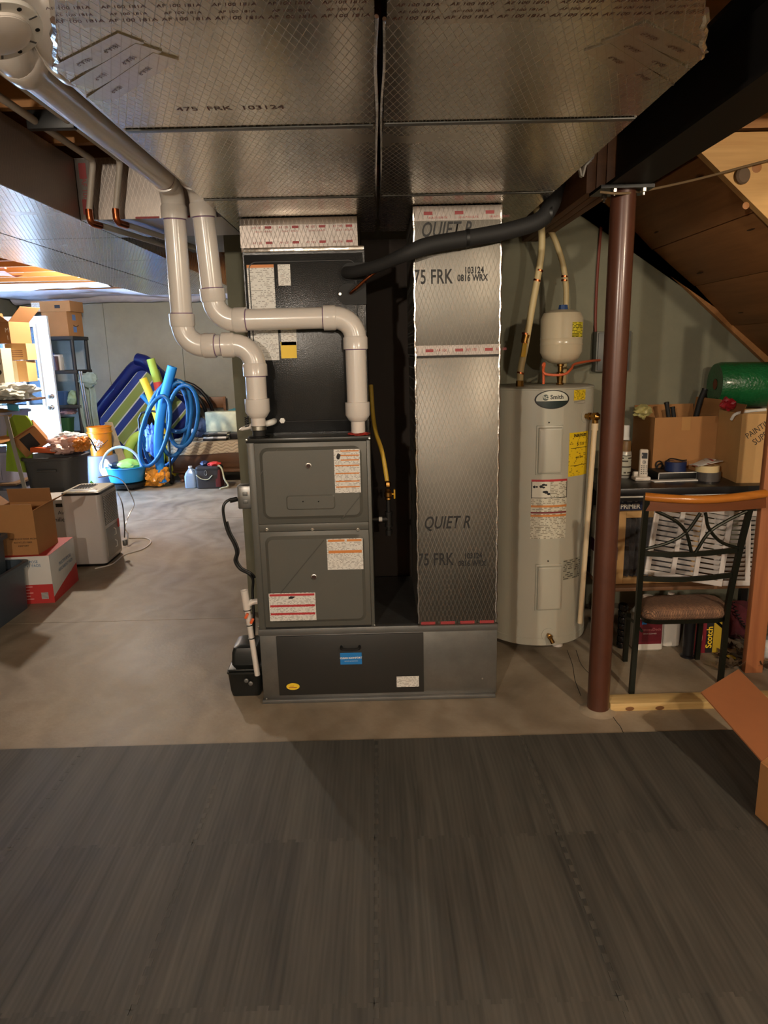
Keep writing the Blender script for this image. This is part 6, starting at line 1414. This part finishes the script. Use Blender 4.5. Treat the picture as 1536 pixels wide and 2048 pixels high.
coil('pool_hose', 'blue pool hose coiled in large upright loops over the hand truck', [(332, 850, 42, 86, .18), (352, 812, 38, 52, -.15), (352, 838, 30, 74, .12), (366, 832, 30, 62, .1), (310, 862, 26, 72, .25)], 8.86, .026, m_hb)
k = MB(); p0 = U(315, 836, y=8.62); k.box(U(314, 872, y=8.66), (.05, .01, .07), .003, (0, .5, 0)); solo('hose_tag', k, m_white, 'small white tag hanging on the blue pool hose', 'tag')
coil('black_hose', 'black hose coil leaning behind the blue pool hose', [(365, 853, 66, 89, -.08), (360, 856, 58, 84, -.08), (354, 860, 50, 78, -.08)], 9.86, .026, m_black)
# ---- hand truck
t = thing('hand_truck', 'black folding hand truck holding the hose coils', 'hand truck', U(288, 962, y=8.8))
for px0, px1 in ((277, 290), (336, 342)): ob('side_rail', MB().tube([U(px0+6, 826, y=8.86), U(px0, 838, y=8.85), U(px1, 962, y=8.82)], .014, 8), m_black, t)
ob('top_handle', MB().tube(smooth([U(283, 826, y=8.86), U(300, 822, y=8.86), U(330, 826, y=8.86), U(342, 826, y=8.86)], 4), .014, 8), m_black, t)
for py in (870, 945): ob('cross_bar', MB().cyl(U(280, py, y=8.84), U(340, py, y=8.84), .010, n=8), m_black, t)
for px in (290, 340): p0 = U(px, 955, y=8.8); ob('wheel', MB().lathe([(.02, -.02), (.06, -.02), (.065, 0), (.06, .02), (.02, .02)], 20, (p0.x, 8.86, .066), (1, 0, 0)), m_rub, t)
p0 = U(312, 935, y=8.72); bag('orange_bag', 'shiny orange and yellow bag at the foot of the hand truck', (p0.x, 8.70, .14), (.15, .10, .15), M('bag_gold', (214, 142, 40), .3, var=.45, scale=12, bump=2, bscale=20), seed=21)
p0 = U(300, 885, y=8.6); bag('net_bag', 'blue mesh bag of toys hanging inside the hose loops', (p0.x, 8.74, p0.z), (.09, .05, .2), M('net_blue', (70, 110, 180), .5, var=.4, scale=20), seed=23, flat=-1)
# ---- lime ring, blue basin
k = MB(); p0 = U(282, 890, y=9.1); k.tube([(p0.x+.02+.21*math.cos(2*PI*i/28), 9.12+.06*math.sin(2*PI*i/28), .34+.27*math.sin(2*PI*i/28)) for i in range(28)], .065, 12, True); solo('swim_ring', k, m_nl, 'lime green inflatable swim ring behind the blue basin', 'swim ring')
p0 = U(252, 955, y=8.62); t = thing('blue_basin', 'bright blue round basin on a wheeled base with an arched handle', 'basin', (p0.x, 8.66, 0)); m_bb = M('basin_cyan', (36, 150, 214), .4)
ob('basin_wall', MB().lathe([(.17, .085), (.20, .10), (.24, .27), (.25, .275), (.245, .285), (.225, .27), (.18, .11), (0, .10)], 36, (p0.x, 8.66, 0)), m_bb, t)
ob('wheeled_base', MB().lathe([(.16, .03), (.22, .035), (.225, .07), (.16, .084), (0, .084)], 28, (p0.x, 8.66, 0)), m_black, t)
for i in range(4): ob('caster', MB().lathe([(.028, -.012), (.028, .012)], 14, (p0.x+.17*math.cos(i*PI/2+.6), 8.66+.17*math.sin(i*PI/2+.6), .0285), (1, .3, 0)), m_rub, t)
k = MB(); k.tube([(p0.x-.24*math.cos(PI*i/16)*1.0-.03, 8.6, .27+.26*math.sin(PI*i/16)) for i in range(17)], .016, 8); ob('arched_handle', k, M('handle_pale', (170, 196, 214), .4), t)
k = MB(); k.blob((p0.x+.05, 8.66, .30), (.15, .12, .07), .25, 2.4, 3, 31); solo('lime_toys', k, M('toy_lime', (150, 200, 90), .45, var=.3, scale=9), 'heap of lime green toys in the blue basin', 'toy')
k = MB(); k.blob((p0.x-.12, 8.64, .30), (.08, .08, .04), .3, 2.4, 3, 33); solo('dark_goggles', k, M('toy_dark', (40, 60, 80), .3), 'dark swim goggles in the blue basin', 'goggles')
# ---- wooden chest under a moving blanket
CY0, CY1 = 8.95, 9.62; cx0 = U(343, 905, y=CY0).x; cx1 = cx0+1.25; zt_ = U(400, 888, y=CY0).z; zb_ = U(400, 945, y=CY0).z
m_chest = wood('chest_brown', (74, 48, 30), (104, 70, 42), 'x', 7, .4)
t = thing('wooden_chest', 'low dark wooden cedar chest with turned feet under the quilted blanket', 'chest', ((cx0+cx1)/2, 9.2, 0))
ob('chest_body', MB().bb(cx0, cx1, CY0, CY1, zb_, zt_, .008), m_chest, t); ob('front_panel', MB().bb(cx0+.10, cx1-.10, CY0-.008, CY0, zb_+.06, zt_-.05, .004), m_chest, t); ob('base_molding', MB().bb(cx0-.01, cx1+.01, CY0-.012, CY1, zb_, zb_+.03, .004), m_chest, t)
ob('carved_rosette', MB().lathe([(.03, 0), (.02, .006), (.008, .004), (0, .008)], 10, (cx0+.36, CY0-.008, zt_-.13), (0, -1, 0)), m_chest, t)
for x_ in (cx0+.10, cx1-.10):
    for y_ in (CY0+.06, CY1-.06): ob('turned_foot', MB().lathe([(.03, 0), (.042, .012), (.02, .04), (.05, .075), (.052, .10), (.03, zb_)], 20, (x_, y_, 0)), M('foot_brown', (88, 56, 36), .4), t)
m_q, nt, b_ = _nodes('quilt'); tc = N(nt, 'ShaderNodeTexCoord'); sp = N(nt, 'ShaderNodeSeparateXYZ'); L(nt, tc.outputs['Object'], sp.inputs[0])
wv = math_(nt, 'SINE', math_(nt, 'MULTIPLY', sp.outputs[0], 46.0)); hq = math_(nt, 'ADD', math_(nt, 'ADD', math_(nt, 'MULTIPLY', sp.outputs[2], 24.0), math_(nt, 'MULTIPLY', sp.outputs[1], 24.0)), math_(nt, 'MULTIPLY', wv, .35)); sq = math_(nt, 'ABSOLUTE', math_(nt, 'SUBTRACT', math_(nt, 'FRACT', hq), .5))
L(nt, mixc(nt, math_(nt, 'LESS_THAN', sq, .08), lin(190, 174, 148), lin(140, 124, 102)), b_.inputs['Base Color']); b_.inputs['Roughness'].default_value = .95
bp = N(nt, 'ShaderNodeBump', Strength=.6, Distance=.01); L(nt, sq, bp.inputs['Height']); L(nt, bp.outputs[0], b_.inputs['Normal'])
t = thing('moving_blanket', 'beige quilted moving blanket draped over the wooden chest', 'blanket', ((cx0+cx1)/2, 9.2, zt_))
zf = U(400, 908, y=CY0-.02).z; k = MB()
k.bb(cx0-.03, cx1+.02, CY0-.02, CY1+.01, zt_+.001, zt_+.028, .012); k.grid(lambda u, v: (cx0-.03+(cx1-cx0+.05)*u, CY0-.022-.006*math.sin(u*9), zt_+.02-(zt_+.02-zf+.01*math.sin(u*7))*v), 30, 4); k.grid(lambda u, v: (cx0-.03+(cx1-cx0+.05)*u, CY0-.014-.006*math.sin(u*9), zt_+.02-(zt_+.02-zf+.01*math.sin(u*7))*v), 30, 4)
ob('blanket_top', k, m_q, t)
k = MB(); zl = U(340, 932, y=CY0).z; k.bb(cx0-.045, cx0-.008, CY0-.02, CY1-.1, zl, zt_+.02, .012); ob('side_drape', k, m_q, t)
k = MB(); k.box((cx0+.16, CY0+.14, zt_+.042), (.30, .18, .022), .01, (0, .0, .15)); ob('blanket_fold', k, m_q, t)
zq = zt_+.03
for i, (dx, mt, lab, rz_) in enumerate(((.0, m_black, 'black binder at the bottom of the stack on the blanket', .05), (.015, m_white, 'white folder in the middle of the stack on the blanket', -.08), (-.01, m_blackm, 'dark closed laptop on the stack on the blanket', .1), (.03, m_galv, 'silver laptop on top of the stack on the blanket', -.05))):
    k = MB(); k.box((cx0+.55+dx, CY0+.15, zq+.0145+.026*i), (.30, .20, .024), .004, (0, 0, rz_)); solo('stacked_item', k, mt, lab, 'laptop' if 'laptop' in lab else 'folder')
k = MB(); k.box((cx0+.88, CY0+.22, zq+.045), (.30, .16, .085), .008); solo('black_console', k, m_black, 'black electronics box on the blanket beside the laptops', 'electronics')
k = MB(); p0 = U(383, 852, y=CY0+.2); k.cyl((p0.x, CY0+.26, zq), (p0.x, CY0+.26, zq+.14), .022, n=16); k.lathe([(.05, 0), (.05, .012), (.022, .014)], 20, (p0.x, CY0+.26, zq)); solo('paper_tube', k, m_white, 'short white tube standing on the blanket corner', 'tube')
zc3 = U(430, 858, y=9.38).z; k = MB(); k.bb(U(411, 840, y=9.38).x, U(411, 840, y=9.38).x+.5, 9.37, 9.55, zq+.0, U(420, 824, y=9.38).z, .008); solo('pale_carton', k, M('carton_pale', (206, 200, 160), .6, var=.25, scale=5), 'pale worn carton at the back of the blanket-covered chest', 'box')
p0 = U(402, 832, y=9.52); bag('blue_sack', 'blue-grey cloth sack slumped behind the chest', (p0.x, 9.50, zq+.105), (.14, .09, .13), M('sack_blue', (74, 96, 140), .8, var=.2, scale=8), seed=41)
p0 = U(452, 826, y=9.57); bag('teal_tarp', 'crumpled teal and green tarp behind the pale carton', (p0.x+.06, 9.575, zq+.15), (.24, .045, .185), M('tarp_teal', (24, 104, 110), .6, var=.5, scale=6), seed=43)
ch2 = thing('wooden_chair', 'dark wooden chair pushed against the far wall behind the chest', 'chair', (U(425, 810, y=10.12).x, 10.1, 0))
xw0, xw1 = U(388, 810, y=10.12).x, U(452, 810, y=10.12).x; zw0, zw1 = U(420, 816, y=10.12).z, U(420, 794, y=10.12).z
m_cw = wood('old_chair_wood', (104, 66, 36), (136, 92, 54), 'x', 7, .45)
ob('back_rest', MB().bb(xw0, xw1, 10.12, 10.145, zw0, zw1, .006), m_cw, ch2); ob('seat', MB().bb(xw0, xw1, 9.90, 10.15, .44, .47, .006), m_cw, ch2)
for x_ in (xw0+.02, xw1-.02):
    ob('leg', MB().bb(x_-.018, x_+.018, 10.115, 10.15, 0, zw1-.01), m_cw, ch2); ob('leg', MB().bb(x_-.018, x_+.018, 9.905, 9.94, 0, .44), m_cw, ch2)
# ---- jug and cooler bag on the floor
p0 = U(381, 977, z=0); t = thing('water_jug', 'translucent plastic gallon jug on the floor beside the cooler bag', 'jug', (p0.x, p0.y+.07, 0)); m_tj = M('jug_clear', (168, 196, 226), .25, trans=.35)
x, y = p0.x, p0.y+.07
ob('bottle', MB().ring_loft([[(x+p[0], y+p[1], z_) for p in rrect(-s, s, -s, s, s*.4)] for z_, s in ((0, .062), (.008, .07), (.15, .07), (.19, .055), (.225, .03), (.24, .02), (.26, .02))]), m_tj, t); ob('cap', MB().lathe([(.024, .25), (.024, .27), (0, .27)], 16, (x, y, 0)), M('cap_white', (220, 224, 228), .4), t)
ob('carry_handle', MB().tube(smooth([Vector((x+.02, y, .23)), Vector((x+.055, y, .215)), Vector((x+.066, y, .17)), Vector((x+.06, y, .14))], 4), .010, 8), m_tj, t)
p0 = U(417, 978, z=0); t = thing('cooler_bag', 'black and dark red soft cooler bag with a pale strap on the floor', 'bag', (p0.x, p0.y+.12, 0)); x, y = p0.x, p0.y+.12; hb_ = .27
R_ = lambda z_, e=0, rx=0: [(x+p[0], y+p[1], z_) for p in rrect(-.15+e, .15-e, -.11+e, .11-e, .035)]
ob('bag_body', MB().ring_loft([R_(0, .01), R_(.01), R_(hb_-.03, -.004), R_(hb_, .004), R_(hb_+.004, .03)]), M('cooler_black', (42, 38, 38), .75), t)
ob('red_side', MB().bb(x+.09, x+.154, y-.112, y+.10, .02, hb_-.03, .006), M('cooler_red', (92, 26, 26), .7), t); ob('zip_lid', MB().ring_loft([R_(hb_-.035, -.007), R_(hb_-.02, -.007)], True, False, False), m_rub, t)
ob('red_flap', MB().blob((x+.07, y-.02, hb_+.025), (.08, .07, .03), .3, 2, 3, 51), M('flap_red', (206, 54, 48), .6), t); ob('navy_pack', MB().blob((x-.05, y, hb_+.03), (.055, .06, .035), .2, 2, 3, 52), M('pack_navy', (36, 48, 84), .5), t)
m_strap = M('strap_pale', (190, 190, 160), .8)
ob('shoulder_strap', MB().tube(smooth([Vector((x+.10, y-.05, hb_+.03)), Vector((x+.17, y-.08, hb_-.02)), Vector((x+.20, y-.10, .12)), Vector((x+.24, y-.10, .03)), Vector((x+.15, y-.16, .008))], 5), .011, 6), m_strap, t)
ob('front_cord', MB().tube(smooth([Vector((x-.14, y-.118, .18)), Vector((x-.08, y-.122, .13)), Vector((x, y-.122, .12)), Vector((x+.06, y-.12, .17))], 5), .006, 6), m_strap, t); ob('clip_ring', MB().tube([(x-.02+.016*math.cos(2*PI*i/14), y-.121, .2+.03*math.sin(2*PI*i/14)) for i in range(14)], .004, 6, True), m_screw, t)
